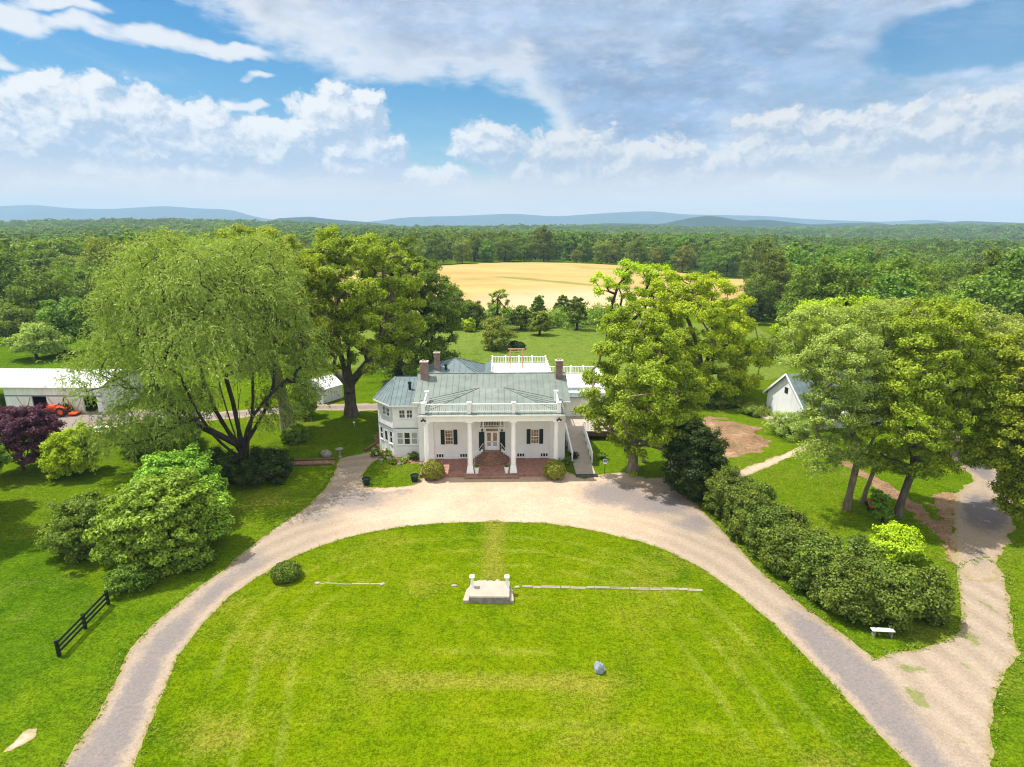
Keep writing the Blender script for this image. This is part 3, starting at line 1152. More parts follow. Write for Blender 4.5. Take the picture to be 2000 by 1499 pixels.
def clump_leaves(clumps, centre, n_per, rc, L, W, rng, flat=0.75, tip=0.5):
    """leaf-sized faces spread through each clump; returns verts and tints"""
    K = len(clumps)
    size = rng.uniform(0.65, 1.3, K)
    cnt = np.maximum(6, (n_per * size ** 2).astype(int))
    cid = np.repeat(np.arange(K), cnt)
    N = len(cid)
    d = unit(rng.normal(size=(N, 3)))
    r = rng.uniform(0, 1, N) ** 0.55
    # several lobes per clump give a broken outline
    lob = rng.normal(size=(K, 4, 3)) * 0.42
    lob[:, :, 2] *= 0.6
    li = rng.integers(0, 4, N)
    off = d * r[:, None] * 0.72 + lob[cid, li]
    off[:, 2] *= flat
    p = clumps[cid] + off * (rc * size[cid])[:, None]
    out = unit(p - centre)
    nrm = unit(d * 0.75 + out * 0.45 + np.array([0, 0, 0.45]) + rng.normal(size=(N, 3)) * 0.45)
    kt = rng.uniform(-0.16, 0.16, K)
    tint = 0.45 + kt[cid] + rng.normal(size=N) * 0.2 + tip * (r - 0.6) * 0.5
    return leaf_arrays(p, nrm, np.full(N, L), np.full(N, W), rng), tint


def willow_leaves(clumps, centre, strands, rng, L=0.62, W=0.19, hang=(1.0, 2.8), step=0.20):
    P, T, Nn, D = [], [], [], []
    for c in clumps:
        out0 = c - centre
        out0[2] *= .3
        out0 = out0 / (np.linalg.norm(out0) + 1e-6)
        kt = rng.uniform(-.28, .28)
        for s in range(strands):
            p = c + rng.normal(size=3) * np.array([0.62, 0.62, 0.5])
            d = unit(rng.normal(size=(1, 3)) * .8 + out0 * .7 + np.array([0, 0, .15]))[0]
            ln = rng.uniform(*hang)
            m = int(ln / step)
            st = rng.normal() * .12
            for k in range(m):
                d = d + np.array([0, 0, -0.26]) + rng.normal(size=3) * .06
                d = d / np.linalg.norm(d)
                p = p + d * step
                P.append(p + rng.normal(size=3) * .06)
                D.append(d + rng.normal(size=3) * .35)
                T.append(0.42 + kt + st + .25 * k / m + rng.normal() * .14)
    P = np.array(P)
    D = unit(np.array(D))
    out = unit(P - centre)
    n = unit(out * .6 + np.array([0, 0, .5]) + rng.normal(size=P.shape) * .5)
    n = unit(n - D * (n * D).sum(1)[:, None])
    return leaf_arrays(P, n, np.full(len(P), L), np.full(len(P), W), rng, droop=D), np.array(T)


def tree(name, label, base, blobs_px, Y, mat, bark, seed, n_clumps=110, n_per=240, rc=1.1, L=0.36, W=0.24, trunk_h=3.5, r0=0.35, n_limbs=5, lean=(0, 0),
         kind='clump', strands=9, hang=(1.0, 2.8), group=None, cat='tree', floor=-0.75, shell=0.5, forks=None, flat=.75, limb_z=0.0):
    rng = np.random.default_rng(seed)
    bx, by = base
    bz = float(height(bx, by))
    root = thing(name, label, cat, (bx, by, bz), 0, group)
    B = []
    for it in blobs_px:
        u, v, ru, rv = it[:4]
        dy = it[4] if len(it) > 4 else 0.0
        ryk = it[5] if len(it) > 5 else 1.0
        c = at(u, v, Y + dy)
        k = depth_of(c.y, c.z) / FPX
        B.append((c.x - bx, c.y - by, c.z - bz, ru * k, ru * k * ryk, rv * k))
    b = np.array(B)
    wts = b[:, 3] * b[:, 4] * b[:, 5]
    centre = (b[:, :3] * wts[:, None]).sum(0) / wts.sum()
    clumps = envelope_points(B, n_clumps, rng, shell, floor)
    clumps[:, 2] = np.maximum(clumps[:, 2], 0.8)
    fork = np.array([lean[0], lean[1], trunk_h])
    trunk = [np.array([0, 0, -0.25]), np.array([lean[0] * .2, lean[1] * .2, trunk_h * .3]), np.array([lean[0] * .6, lean[1] * .6, trunk_h * .7]), fork]
    # limbs run to spread-out clumps
    low = clumps[:, 2] < limb_z * clumps[:, 2].max()
    far = [int(np.argmax(clumps[:, 2]))]
    dd = np.where(low, 0, np.linalg.norm(clumps - clumps[far[0]], axis=1))
    while len(far) < n_limbs:
        i = int(np.argmax(dd))
        far.append(i)
        dd = np.minimum(dd, np.linalg.norm(clumps - clumps[i], axis=1))
    limbs = [(forks[k % len(forks)] if forks else None, fork + (clumps[i] - fork) * 0.72) for k, i in enumerate(far)]
    segs = skeleton(trunk, limbs, clumps, r0, rng)
    V, F = limb_tubes(segs, 7)
    mesh_np('trunk', V, F, bark, root, smooth=True)
    if kind == 'willow':
        LV, T = willow_leaves(clumps, centre, strands, rng, L, W, hang)
    else:
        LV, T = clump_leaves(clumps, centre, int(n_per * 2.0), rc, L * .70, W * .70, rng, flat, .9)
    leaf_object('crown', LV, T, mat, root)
    return root


def shrub(name, label, c, r, h, mat, seed, n_clumps=40, n_per=160, rc=0.55, L=0.22, W=0.14, group=None, cat='shrub', ry=None, rz=0.0, stems=True, flat=.8, tip=.8):
    """bush on several stems, leafy to the ground"""
    rng = np.random.default_rng(seed)
    z = float(height(*c))
    root = thing(name, label, cat, (c[0], c[1], z), rz, group)
    ry = ry or r
    blobs = [(0, 0, h * .42, r, ry, h * .58)]
    for k in range(6):
        a = rng.uniform(0, 6.28)
        q = rng.uniform(.45, .72)
        blobs.append((math.cos(a) * r * q, math.sin(a) * ry * q, h * rng.uniform(.25, .68), r * rng.uniform(.3, .55), ry * rng.uniform(.3, .55), h * rng.uniform(.2, .38)))
    clumps = envelope_points(blobs, n_clumps, rng, 0.6, -0.6)
    clumps[:, 2] = np.maximum(clumps[:, 2], rc * 0.5)
    segs = skeleton([np.array([0, 0, -.1]), np.array([0, 0, h * .12])], [], clumps, 0.05 + .02 * h, rng, twig=.012)
    V, F = limb_tubes(segs, 5)
    mesh_np('stem', V, F, M['bark_dark'], root, smooth=True)
    LV, T = clump_leaves(clumps, np.array([0, 0, h * .35]), int(n_per * 1.7), rc, L * .76, W * .76, rng, flat, tip)
    LV[:, 2] = np.maximum(LV[:, 2], 0.02)
    leaf_object('foliage', LV, T, mat, root)
    return root


# ---- the named trees round the house (crown lobes traced from the photograph, each at its own distance)
tree('willow_tree', 'huge many-stemmed willow with feathery drooping crown left of the house', (-26.3, 54.6),
     [(400, 560, 170, 100, 0), (310, 640, 115, 130, -2), (480, 640, 120, 110, 1), (250, 690, 65, 110, -3), (545, 690, 80, 125, 2), (400, 690, 110, 80, -5), (430, 700, 70, 50, -7),
      (240, 850, 60, 50, -3), (310, 810, 80, 75, -4), (330, 520, 90, 60, 2), (480, 520, 90, 60, 2), (195, 745, 45, 60, -2), (590, 740, 40, 60, 2), (540, 800, 40, 50, 1), (370, 780, 50, 60, -5)],
     55.5, M['lf_willow'], M['bark_dark'], 11, n_clumps=330, kind='willow', strands=56, trunk_h=2.0, r0=0.46, n_limbs=12, floor=-0.35, shell=.4, L=.34, W=.085, hang=(.5, 1.7), forks=[1, 2, 3], limb_z=.5)
tree('leaning_tree', 'thick vine-covered leaning trunk with pale crown just behind the big willow', (-25.6, 65.0),
     [(500, 500, 80, 55, 2), (560, 560, 80, 70, 1), (600, 640, 60, 70, 0), (545, 470, 40, 28, 3), (470, 470, 40, 25, 3)],
     65, M['lf_maple'], M['bark_pale'], 12, n_clumps=90, n_per=230, trunk_h=9.5, r0=0.66, lean=(-1.6, 0.4), n_limbs=4)
tree('maple_tree', 'tall maple forking into three upright stems on the lawn left of the bay wing', (-19.9, 70.5),
     [(690, 560, 105, 90, 0), (640, 640, 80, 80, -1), (740, 640, 85, 90, 0), (690, 500, 70, 50, 1), (640, 520, 50, 50, 1), (760, 540, 60, 60, 1), (700, 690, 70, 50, -3), (610, 700, 45, 45, -2)],
     70.5, M['lf_maple'], M['bark'], 13, n_clumps=175, n_per=230, rc=1.0, trunk_h=4.2, r0=0.72, n_limbs=6)
tree('oak_tree', 'darker rounded shade tree in the meadow behind the bay wing', (-17.6, 89.5),
     [(800, 590, 85, 95, 0), (760, 560, 60, 70, 1), (845, 620, 55, 75, 0), (800, 680, 70, 40, -1), (770, 500, 50, 35, 2), (860, 690, 30, 25, 0)],
     89.5, M['lf_oak'], M['bark_dark'], 14, n_clumps=150, n_per=260, rc=1.4, L=.46, W=.32, trunk_h=3.6, r0=0.72, n_limbs=6)
tree('young_maple', 'maple with bare lower trunk beside the ramp right of the house', (11.55, 53.2),
     [(1250, 720, 85, 100, 0), (1210, 810, 60, 55, -1), (1290, 800, 70, 65, 0), (1175, 760, 40, 35, 0), (1240, 640, 60, 45, 1), (1320, 740, 45, 60, 1), (1270, 860, 60, 30, 0), (1150, 790, 24, 25, 0), (1255, 770, 60, 60, -3.5), (1300, 830, 50, 38, -3)],
     53.2, M['lf_maple'], M['bark_pale'], 15, n_clumps=170, n_per=230, rc=.85, L=.30, W=.2, trunk_h=3.4, r0=0.46, n_limbs=6)
tree('lime_green_tree', 'broad bright lime-green tree standing behind the bare-trunked maple', (26.1, 79.5),
     [(1370, 640, 105, 100, 0), (1320, 580, 75, 50, 1), (1410, 700, 75, 70, -1), (1300, 680, 70, 90, 0), (1440, 650, 40, 60, 0), (1350, 745, 90, 40, -1), (1390, 570, 45, 35, 1), (1440, 735, 45, 32, -1)],
     79.5, M['lf_lime'], M['bark'], 16, n_clumps=210, n_per=250, rc=1.1, L=.38, W=.26, trunk_h=3.0, r0=0.6, n_limbs=7)
tree('sparse_tree', 'gaunt half-bare tree with tufted top against the golden field', (15.2, 84.0),
     [(1175, 560, 22, 26, 0), (1165, 540, 16, 14, 0), (1235, 530, 34, 24, 0), (1215, 555, 22, 26, 0), (1290, 540, 30, 24, 0), (1215, 600, 30, 30, 0), (1265, 575, 40, 35, 0), (1195, 630, 26, 40, 0), (1300, 600, 40, 40, 1)],
     84, M['lf_lime'], M['bark_dark'], 17, n_clumps=70, n_per=120, rc=.95, L=.38, W=.26, trunk_h=7.0, r0=0.42, n_limbs=5, lean=(-1.5, 0), shell=.2)
tree('feathery_tree', 'pale feathery tree with two-tone trunk in front of the white barn', (27.9, 45.4),
     [(1640, 700, 80, 75, 0), (1600, 640, 60, 45, 2), (1690, 660, 70, 70, 2), (1630, 790, 60, 50, -1), (1592, 765, 34, 42, 0), (1600, 885, 34, 34, -1), (1700, 760, 50, 60, 1), (1560, 680, 28, 36, 2), (1640, 845, 50, 40, 0), (1680, 820, 45, 45, 0), (1655, 885, 42, 32, -1)],
     45.4, M['lf_pale'], M['bark_pale'], 18, n_clumps=205, n_per=200, rc=.75, L=.25, W=.12, trunk_h=4.6, r0=0.27, n_limbs=6, lean=(0.35, 0))
tree('walnut_tree', 'tree with forked leaning trunk between the feathery tree and the side road', (31.3, 44.1),
     [(1800, 680, 90, 80, 1), (1760, 760, 60, 60, -1), (1860, 760, 70, 70, 0), (1780, 830, 60, 50, -2), (1850, 660, 70, 60, 2), (1880, 840, 45, 60, 0), (1800, 880, 45, 35, -1), (1720, 830, 40, 45, -1), (1850, 890, 55, 40, 0), (1900, 800, 50, 60, 0), (1830, 620, 60, 40, 2), (1705, 895, 36, 28, 1), (1790, 905, 45, 28, 0)],
     44.1, M['lf_maple'], M['bark'], 19, n_clumps=190, n_per=220, rc=.75, L=.27, W=.16, trunk_h=4.2, r0=0.29, n_limbs=6, lean=(0.9, 0.3))
tree('roadside_tree', 'tall pale-topped tree rising beyond the bend of the side road', (44.5, 57.5),
     [(1900, 660, 75, 60, 0), (1960, 690, 70, 70, 1), (1830, 640, 70, 45, 3), (1920, 760, 60, 60, 0), (1970, 780, 50, 70, 0), (1870, 720, 50, 60, 0), (1750, 630, 60, 40, 5)],
     57.5, M['lf_pale'], M['bark_dark'], 20, n_clumps=170, n_per=210, rc=1.0, L=.32, W=.2, trunk_h=5.0, r0=0.4, n_limbs=6)
tree('overhanging_tree', 'tree at the right edge hanging over the asphalt side road', (44.6, 43.0),
     [(1985, 760, 50, 60, 0), (1975, 860, 55, 60, -1), (2020, 920, 45, 60, -1), (2040, 800, 60, 100, 0), (1990, 690, 45, 40, 1), (1998, 965, 32, 55, -1.5), (1935, 880, 36, 36, 1.5), (1950, 800, 40, 50, 1)],
     43, M['lf_maple'], M['bark_pale'], 21, n_clumps=160, n_per=220, rc=.8, L=.3, W=.19, trunk_h=4.0, r0=0.36, n_limbs=5)
tree('barn_side_tree', 'vivid green tree crown rising behind the white barn', (42.0, 80.0),
     [(1620, 625, 60, 35, 0), (1580, 660, 50, 40, 0), (1680, 615, 55, 35, 1), (1640, 680, 70, 50, 0)],
     80, M['lf_lime'], M['bark'], 22, n_clumps=90, n_per=230, rc=1.3, L=.42, W=.3, trunk_h=3.5, r0=0.5, n_limbs=5)
tree('leaning_snag', 'thin grey trunk leaning right between the feathery and the forked trees', (29.9, 46.6),
     [(1750, 905, 20, 22, 0), (1745, 870, 18, 20, 0)], 46.8, M['lf_maple'], M['bark_pale'], 23, n_clumps=14, n_per=120, rc=.5, L=.25, W=.16, trunk_h=4.2, r0=0.17, n_limbs=2, lean=(1.2, .4))
tree('ivy_sapling', 'ivy-wrapped sapling stump standing in front of the forked tree', (29.6, 43.2),
     [(1722, 1000, 13, 26, 0), (1720, 975, 12, 18, 0)], 43.2, M['lf_oak'], M['bark_dark'], 24, n_clumps=26, n_per=120, rc=.35, L=.18, W=.13, trunk_h=1.2, r0=0.12, n_limbs=2)
tree('purple_plum', 'dark purple-leaved plum tree beside the orange tractor', (-47.2, 53.6),
     [(40, 850, 62, 42, 0), (80, 840, 34, 32, 0), (10, 830, 40, 36, 0), (40, 815, 42, 20, 0), (30, 880, 60, 25, -1)],
     53.6, M['lf_plum'], M['bark_dark'], 25, n_clumps=120, n_per=230, rc=.65, L=.24, W=.17, trunk_h=0.5, r0=0.13, n_limbs=8, floor=-.5)
tree('plum_edge_tree', 'dark green tree cut off by the left edge in front of the purple plum', (-43.6, 45.0),
     [(-70, 900, 60, 60, 0)], 45, M['lf_oak'], M['bark_dark'], 26, n_clumps=50, n_per=200, rc=.9, trunk_h=1.6, r0=.25)

tree('shade_tree', 'tree at the very left edge whose shadow falls across the grass behind the fence', (-43.0, 40.5),
     [(-190, 900, 110, 75, 0), (-150, 850, 70, 60, 0)], 40.5, M['lf_maple'], M['bark'], 27, n_clumps=90, n_per=200, rc=1.0, trunk_h=3.0, r0=.32)

# midfield trees behind the house
mid = [  # u, v base, v top, half width px, material, seed, label, L
    (880, 640, 563, 38, 'lf_oak', 'dark bushy tree at the left end of the meadow treeline', .5),
    (918, 640, 588, 30, 'lf_wood', 'rounded green tree left of the thin tall tree in the meadow', .5),
    (972, 645, 557, 21, 'lf_wood_light', 'thin tall airy tree sticking up before the golden field', .42),
    (1018, 645, 598, 24, 'lf_wood', 'small spreading tree right of the thin tall tree in the meadow', .45),
    (1050, 640, 577, 15, 'lf_oak', 'dark conical tree in the middle of the meadow treeline', .45),
    (1054, 655, 607, 21, 'lf_wood_light', 'pale round little tree in front of the dark conical one', .42),
    (1098, 626, 577, 17, 'lf_oak', 'left one of two dark upright trees by the gaunt tree', .45),
    (1127, 645, 578, 18, 'lf_oak', 'right one of two dark upright trees by the gaunt tree', .45),
    (80, 650, 527, 58, 'lf_oak', 'big dark round-headed tree behind the left field', .6),
    (72, 702, 632, 50, 'lf_pale', 'light lime-green round tree standing in the left field', .45),
    (128, 690, 583, 48, 'lf_wood', 'green tree between the dark round-headed and the lime tree', .55),
    (20, 668, 600, 45, 'lf_wood', 'bushy tree at the left edge behind the field', .55),
    (215, 610, 465, 60, 'lf_wood_light', 'tall open-crowned tree beyond the willow top', .6),
]
for k, (u, vb, vt, hw, mt, lab, L) in enumerate(mid):
    X, Y = gt(u, vb)
    v0 = vb - (vb - vt) * .10
    n = (v0 + vt) / 2
    hh = (v0 - vt) / 2
    bl = [(u, n, hw * .8, hh, 0), (u - hw * .4, n + hh * .3, hw * .6, hh * .6, 0), (u + hw * .45, n + hh * .25, hw * .55, hh * .6, 0), (u + hw * .1, vt + hh * .55, hw * .55, hh * .5, 0)]
    if k == 2: bl = [(u + 4, vt + 24, 20, 20, 0), (u - 8, vt + 45, 14, 12, 0), (u + 12, vt + 55, 14, 14, 0), (u, vb - 20, 18, 16, 0)]
    tree('meadow_tree', lab, (X, Y), bl, Y, M[mt], M['bark_dark'], 100 + k, n_clumps=60 if k != 2 else 34, n_per=130 if k != 2 else 60, rc=hw * .9 / FPX * Y * .30, L=L, W=L * .7, trunk_h=(2.0 if k != 2 else 7), r0=.25, n_limbs=4)

bush_px = [(975, 682, 33, 56, 'lf_wood_light', 'large pale bush in the open meadow behind the house'), (917, 648, 11, 24, 'lf_lime', 'small bright conical bush at the meadow edge'),
           (1010, 682, 13, 14, 'lf_ever', 'low grey-green bush beside the large pale meadow bush')]
for k, (u, vb, hw, hp, mt, lab) in enumerate(bush_px):
    X, Y = gt(u, vb)
    kk = depth_of(Y, 2) / FPX
    shrub('meadow_bush', lab, (X, Y), hw * kk, hp * kk * 1.05, M[mt], 200 + k, n_clumps=34, n_per=110, rc=hw * kk * .32, L=.42, W=.28)

# ---- shrubs near the house
def pshrub(name, lab, u, vb, hw, hm, mt, seed, **k):
    c = g(u, vb)
    kk = depth_of(c[1], 1) / FPX
    r = hw * kk
    return shrub(name, lab, (c[0], c[1] + (k.get('ry') or r) * .8), r, hm, M[mt], seed, **k)


pshrub('laurel_shrub', 'biggest light green leafy shrub by the black fence and the drive', 275, 1130, 104, 5.9, 'lf_laurel', 31, n_clumps=230, n_per=200, rc=.62, L=.27, W=.19, flat=.65, tip=1.1)
pshrub('laurel_shrub', 'blue-green shrub on the left flank of the biggest leafy shrub', 150, 1100, 72, 4.3, 'lf_oak', 32, n_clumps=90, n_per=200, rc=.65, L=.24, W=.15)
pshrub('laurel_shrub', 'taller leafy shrub behind the biggest one, reaching towards the willow', 325, 1050, 80, 5.9, 'lf_laurel', 33, n_clumps=150, n_per=200, rc=.62, L=.27, W=.19, flat=.65, tip=1.1)
pshrub('laurel_shrub', 'leafy light green shrub on the drive side of the biggest one', 372, 1092, 54, 5.4, 'lf_laurel', 30, n_clumps=90, n_per=200, rc=.6, L=.27, W=.19, flat=.65, tip=1.1)
pshrub('laurel_shrub', 'low shrub growing over the far end of the black fence', 235, 1165, 36, 1.7, 'lf_oak', 34, n_clumps=30, n_per=160, rc=.45, L=.2, W=.13)
pshrub('laurel_shrub', 'shady low shrub on the road side under the biggest leafy shrub', 330, 1130, 62, 2.2, 'lf_oak', 35, n_clumps=50, n_per=180, rc=.5, L=.22, W=.15)
pshrub('yellow_green_shrub', 'yellow-green shrub between the purple plum and the willow', 128, 940, 42, 4.6, 'lf_lime', 36, n_clumps=80, n_per=200, rc=.6, L=.24, W=.17)
pshrub('willow_undergrowth', 'dark undergrowth bush left of the willow stems', 400, 960, 55, 3.0, 'lf_ever', 37, n_clumps=60, n_per=180, rc=.6, L=.24, W=.15)
pshrub('willow_undergrowth', 'dark ivy bush right of the willow stems', 495, 955, 60, 2.6, 'lf_ever', 38, n_clumps=60, n_per=180, rc=.6, L=.24, W=.15)
pshrub('willow_undergrowth', 'mid-green bush under the drooping left side of the willow', 285, 905, 75, 3.4, 'lf_oak', 39, n_clumps=70, n_per=180, rc=.7, L=.27, W=.17)
pshrub('lawn_shrub', 'dark rounded shrub at the foot of the vine-covered leaning trunk', 572, 868, 26, 1.6, 'lf_oak', 40, n_clumps=30, n_per=150, rc=.5, L=.22, W=.15)
pshrub('lawn_shrub', 'slender leafy shrub between the leaning trunk and the small white shed', 585, 820, 24, 4.6, 'lf_maple', 41, n_clumps=45, n_per=150, rc=.6, L=.26, W=.17)
pshrub('tall_evergreen_bush', 'tall nearly black evergreen bush at the house end of the hedge', 1362, 985, 54, 6.6, 'lf_ever', 42, n_clumps=150, n_per=240, rc=.62, L=.22, W=.14)
hd = [(1422, 1018, 36, 3.7), (1465, 1062, 36, 3.5), (1506, 1096, 37, 3.3), (1552, 1136, 40, 3.3), (1604, 1176, 43, 3.2), (1662, 1212, 48, 3.3), (1732, 1226, 52, 3.3), (1798, 1212, 38, 2.7)]
od = ['hedge shrub next to the tall black evergreen bush, pale-tipped', 'second hedge shrub down from the black evergreen bush', 'third hedge shrub down from the black evergreen bush',
      'fourth hedge shrub down, at the middle of the row', 'fifth hedge shrub down, brownish between fuller neighbours', 'sixth hedge shrub down, bulging towards the drive',
      'broad hedge shrub directly behind the white plank bench', 'last low hedge shrub at the side-road end of the row']
for k, (u, vb, hw, hm) in enumerate(hd):
    pshrub('hedge_shrub', od[k], u, vb, hw * 1.15, hm + .35, 'lf_hedge', 50 + k, ry=hw * .68 / FPX * depth_of(g(u, vb)[1], 1), rz=rad(-51), n_clumps=115, n_per=200, rc=.52, L=.2, W=.13, group='evergreen hedge shrubs along the drive')
hb = [(1470, 1022, 34, 3.2), (1535, 1080, 36, 3.1), (1605, 1132, 38, 3.1), (1690, 1172, 44, 3.3)]
for k, (u, vb, hw, hm) in enumerate(hb):
    pshrub('hedge_shrub', ['back-row hedge shrub behind the second and third from the house', 'back-row hedge shrub behind the fourth from the house', 'back-row hedge shrub behind the brownish one',
                           'back-row hedge shrub in front of the yellow-green bush'][k], u, vb, hw, hm, 'lf_hedge', 60 + k, n_clumps=80, n_per=180, rc=.55, L=.2, W=.13, group='evergreen hedge shrubs along the drive')
pshrub('yellow_green_shrub', 'vivid yellow-green bush behind the hedge near the side road', 1765, 1105, 38, 2.4, 'lf_lime', 66, n_clumps=50, n_per=120, rc=.5, L=.24, W=.16)
pshrub('barn_shrub', 'pale green shrub below the white barn gable', 1560, 862, 44, 2.4, 'lf_pale', 67, n_clumps=60, n_per=160, rc=.6, L=.2, W=.1)
pshrub('barn_shrub', 'weedy green bush beside the soil mound', 1490, 815, 30, 1.2, 'lf_wood_light', 68, n_clumps=40, n_per=120, rc=.5, L=.2, W=.12)
pshrub('barn_shrub', 'tall weeds at the back edge of the soil mound', 1410, 800, 50, 1.3, 'lf_wood', 69, n_clumps=50, n_per=120, rc=.5, L=.22, W=.13, ry=1.3)


def round_bush(label, c, r, h, seed, mt='lf_box'):
    rng = np.random.default_rng(seed)
    root = thing('round_bush', label, 'bush', (c[0], c[1], 0))
    n = 9000
    d = unit(rng.normal(size=(n, 3)))
    d = d[d[:, 2] > -.55]
    n = len(d)
    rr = rng.uniform(.82, 1.02, n) + .05 * np.sin(d[:, 0] * 9 + d[:, 2] * 7) * np.cos(d[:, 1] * 8)
    p = d * rr[:, None] * np.array([r, r, h * .55]) + np.array([0, 0, h * .45])
    p[:, 2] = np.maximum(p[:, 2], .02)
    nr = unit(d + rng.normal(size=(n, 3)) * .6)
    LV = leaf_arrays(p, nr, np.full(n, .15), np.full(n, .10), rng)
    leaf_object('foliage', LV, .5 + rng.normal(size=n) * .25 + .3 * (rr - .95) * 5, M[mt], root)
    segs = [(np.array([0, 0, -.1]), np.array([0, 0, h * .35]), .07, .05)]
    for k in range(8):
        a = k * .785
        segs.append((np.array([0, 0, h * .2]), np.array([math.cos(a) * r * .7, math.sin(a) * r * .7, h * .6]), .04, .015))
    V, F = limb_tubes(segs)
    mesh_np('stem', V, F, M['bark_dark'], root)
    return root


round_bush('clipped round bush at the left corner of the brick porch', (-7.35, 51.6), 1.05, 1.75, 71)
round_bush('clipped round bush at the right corner of the brick porch', (4.0, 51.7), 1.0, 1.75, 72)
round_bush('small dark domed bush alone on the lawn by the drive', (-15.15, 35.4), .98, 1.0, 73, 'lf_hedge')

# ---- woodland: nearest trees one by one, the rest as one mass
PROTO = []


def proto_tree(seed, h, r, mat, n_clumps, n_per, L, shape=0):
    rng = np.random.default_rng(seed)
    blobs = [(0, 0, h * .54, r * .85, r * .85, h * .46), (0, 0, h * .22, r * .8, r * .8, h * .22)]
    for k in range(5):
        a = rng.uniform(0, 6.28)
        blobs.append((math.cos(a) * r * .5, math.sin(a) * r * .5, h * rng.uniform(.4, .75), r * rng.uniform(.4, .6), r * rng.uniform(.4, .6), h * rng.uniform(.18, .26)))
    if shape == 1:
        blobs = [(0, 0, h * .35, r, r, h * .28), (0, 0, h * .58, r * .7, r * .7, h * .28), (0, 0, h * .8, r * .36, r * .36, h * .22)]
    cl = envelope_points(blobs, n_clumps, rng, .55, -.6)
    LV, T = clump_leaves(cl, np.array([0, 0, h * .5]), n_per, r * .30, L, L * .72, rng, .75, .9)
    segs = skeleton([np.array([0, 0, -.8]), np.array([0, 0, h * .12]), np.array([0, 0, h * .25])], [], cl[:24], .04 * h * .5, rng)
    V, F = limb_tubes(segs, 5)
    return LV, np.repeat(np.clip(T, 0, 1), 4), V, F, mat


def wood_mesh(name, P):
    LV, T, V, F, mat = P
    n = len(LV) // 4
    f = np.concatenate([np.arange(n * 4).reshape(n, 4), F + n * 4])
    mi = np.concatenate([np.zeros(n, int), np.ones(len(F), int)])
    return np.concatenate([LV, V]), f, [mat, M['bark_dark']], mi, np.concatenate([T, np.zeros(len(V))])


near_protos = [proto_tree(301, 16, 6.0, M['lf_wood'], 60, 150, .50), proto_tree(302, 18, 5.4, M['lf_wood'], 60, 150, .50), proto_tree(303, 14, 5.6, M['lf_wood_light'], 54, 150, .48),
               proto_tree(304, 17, 6.4, M['lf_oak'], 64, 150, .52), proto_tree(305, 13, 5.0, M['lf_wood_light'], 48, 140, .46), proto_tree(306, 15, 3.6, M['lf_ever'], 44, 140, .42, 1)]

rngF = np.random.default_rng(77)
LABS = {'left': 'woodland tree in the dense wood beyond the left field', 'back': 'woodland tree in the dark row behind the golden field',
        'right': 'woodland tree in the dense wood right of the golden field'}
FX = np.array(FIELD)


def wood_zone(x, y):
    a = x / y
    bad = (poly_sd(x, y, FIELD) > -4) | (poly_sd(x, y, MEADOW) > -4) | (poly_sd(x, y, LFIELD) > -4)
    z = np.zeros(len(x), int)
    z[(a >= -0.36) & (a <= 0.41) & (y > 255)] = 2
    z[(a > 0.41) & (y > 97) & ~((x < 62) & (y < 112))] = 3
    z[(a < -0.36) & (y > 132)] = 1
    z[bad] = 0
    return z


pts = []
cell = {}
cy_all = 96 + (560 - 96) * rngF.uniform(size=60000) ** 1.25
cx_all = rngF.uniform(-.98, .98, 60000) * cy_all
cz_all = wood_zone(cx_all, cy_all)
ZN = {1: 'left', 2: 'back', 3: 'right'}
for xx, yy, z in zip(cx_all, cy_all, cz_all):
    if not z: continue
    s = 6.6 + .006 * yy + (1.2 if yy > 250 else 0)
    ci, cj = int(xx // 8), int(yy // 8)
    bad = False
    for i in (-2, -1, 0, 1, 2):
        for j in (-2, -1, 0, 1, 2):
            for (px_, py_) in cell.get((ci + i, cj + j), ()):
                if (px_ - xx) ** 2 + (py_ - yy) ** 2 < s * s: bad = True
    if bad: continue
    cell.setdefault((ci, cj), []).append((xx, yy))
    pts.append((float(xx), float(yy), ZN[int(z)]))


def front_score(p):
    """how large a tree shows: near ones, and those at the edge of the wood"""
    return p[1] - (120 if p[2] == 'back' and p[1] < 340 else 0) + abs(p[0]) * .1


pts.sort(key=front_score)
N_IND = 235
wood_src = []
for k, (x_, y_, z) in enumerate(pts[:N_IND]):
    i = int(rngF.choice(len(near_protos), p=[.24, .18, .16, .20, .16, .06]))
    while len(wood_src) <= i: wood_src.append(None)
    sc = rngF.uniform(.62, 1.18) * (.84 if z == 'back' else .92)
    if wood_src[i] is None:
        LV, T, V, F, mat = near_protos[i]
        n = len(LV) // 4
        cm = mesh_np('crown', LV, np.arange(n * 4).reshape(n, 4), mat, None, {'tint': T})
        tm = mesh_np('trunk', V, F, M['bark_dark'], None, smooth=True)
        wood_src[i] = (cm.data, tm.data)
        cs, ts = cm, tm
    else:
        cs = bpy.data.objects.new('crown', wood_src[i][0])
        ts = bpy.data.objects.new('trunk', wood_src[i][1])
        COL.objects.link(cs)
        COL.objects.link(ts)
    r_ = thing('woodland_tree', LABS[z], 'tree', (x_, y_, float(height(x_, y_)) - .3), rngF.uniform(0, 6.28), {'left': 'trees of the wood beyond the left field', 'back': 'trees of the row behind the golden field',
                                                                                                 'right': 'trees of the wood right of the golden field'}[z])
    r_.scale = (sc * rngF.uniform(.9, 1.1), sc * rngF.uniform(.9, 1.1), sc * rngF.uniform(.9, 1.15))
    cs.parent = r_
    ts.parent = r_

far_protos = [proto_tree(401 + k, h, r, m, 34, 50, .95) for k, (h, r, m) in enumerate([(15, 6.5, M['lf_oak']), (16, 5.4, M['lf_wood']), (15, 6.2, M['lf_wood']), (17, 4.6, M['lf_oak']), (13, 6, M['lf_wood_light']), (15, 5.2, M['lf_wood_light'])])]


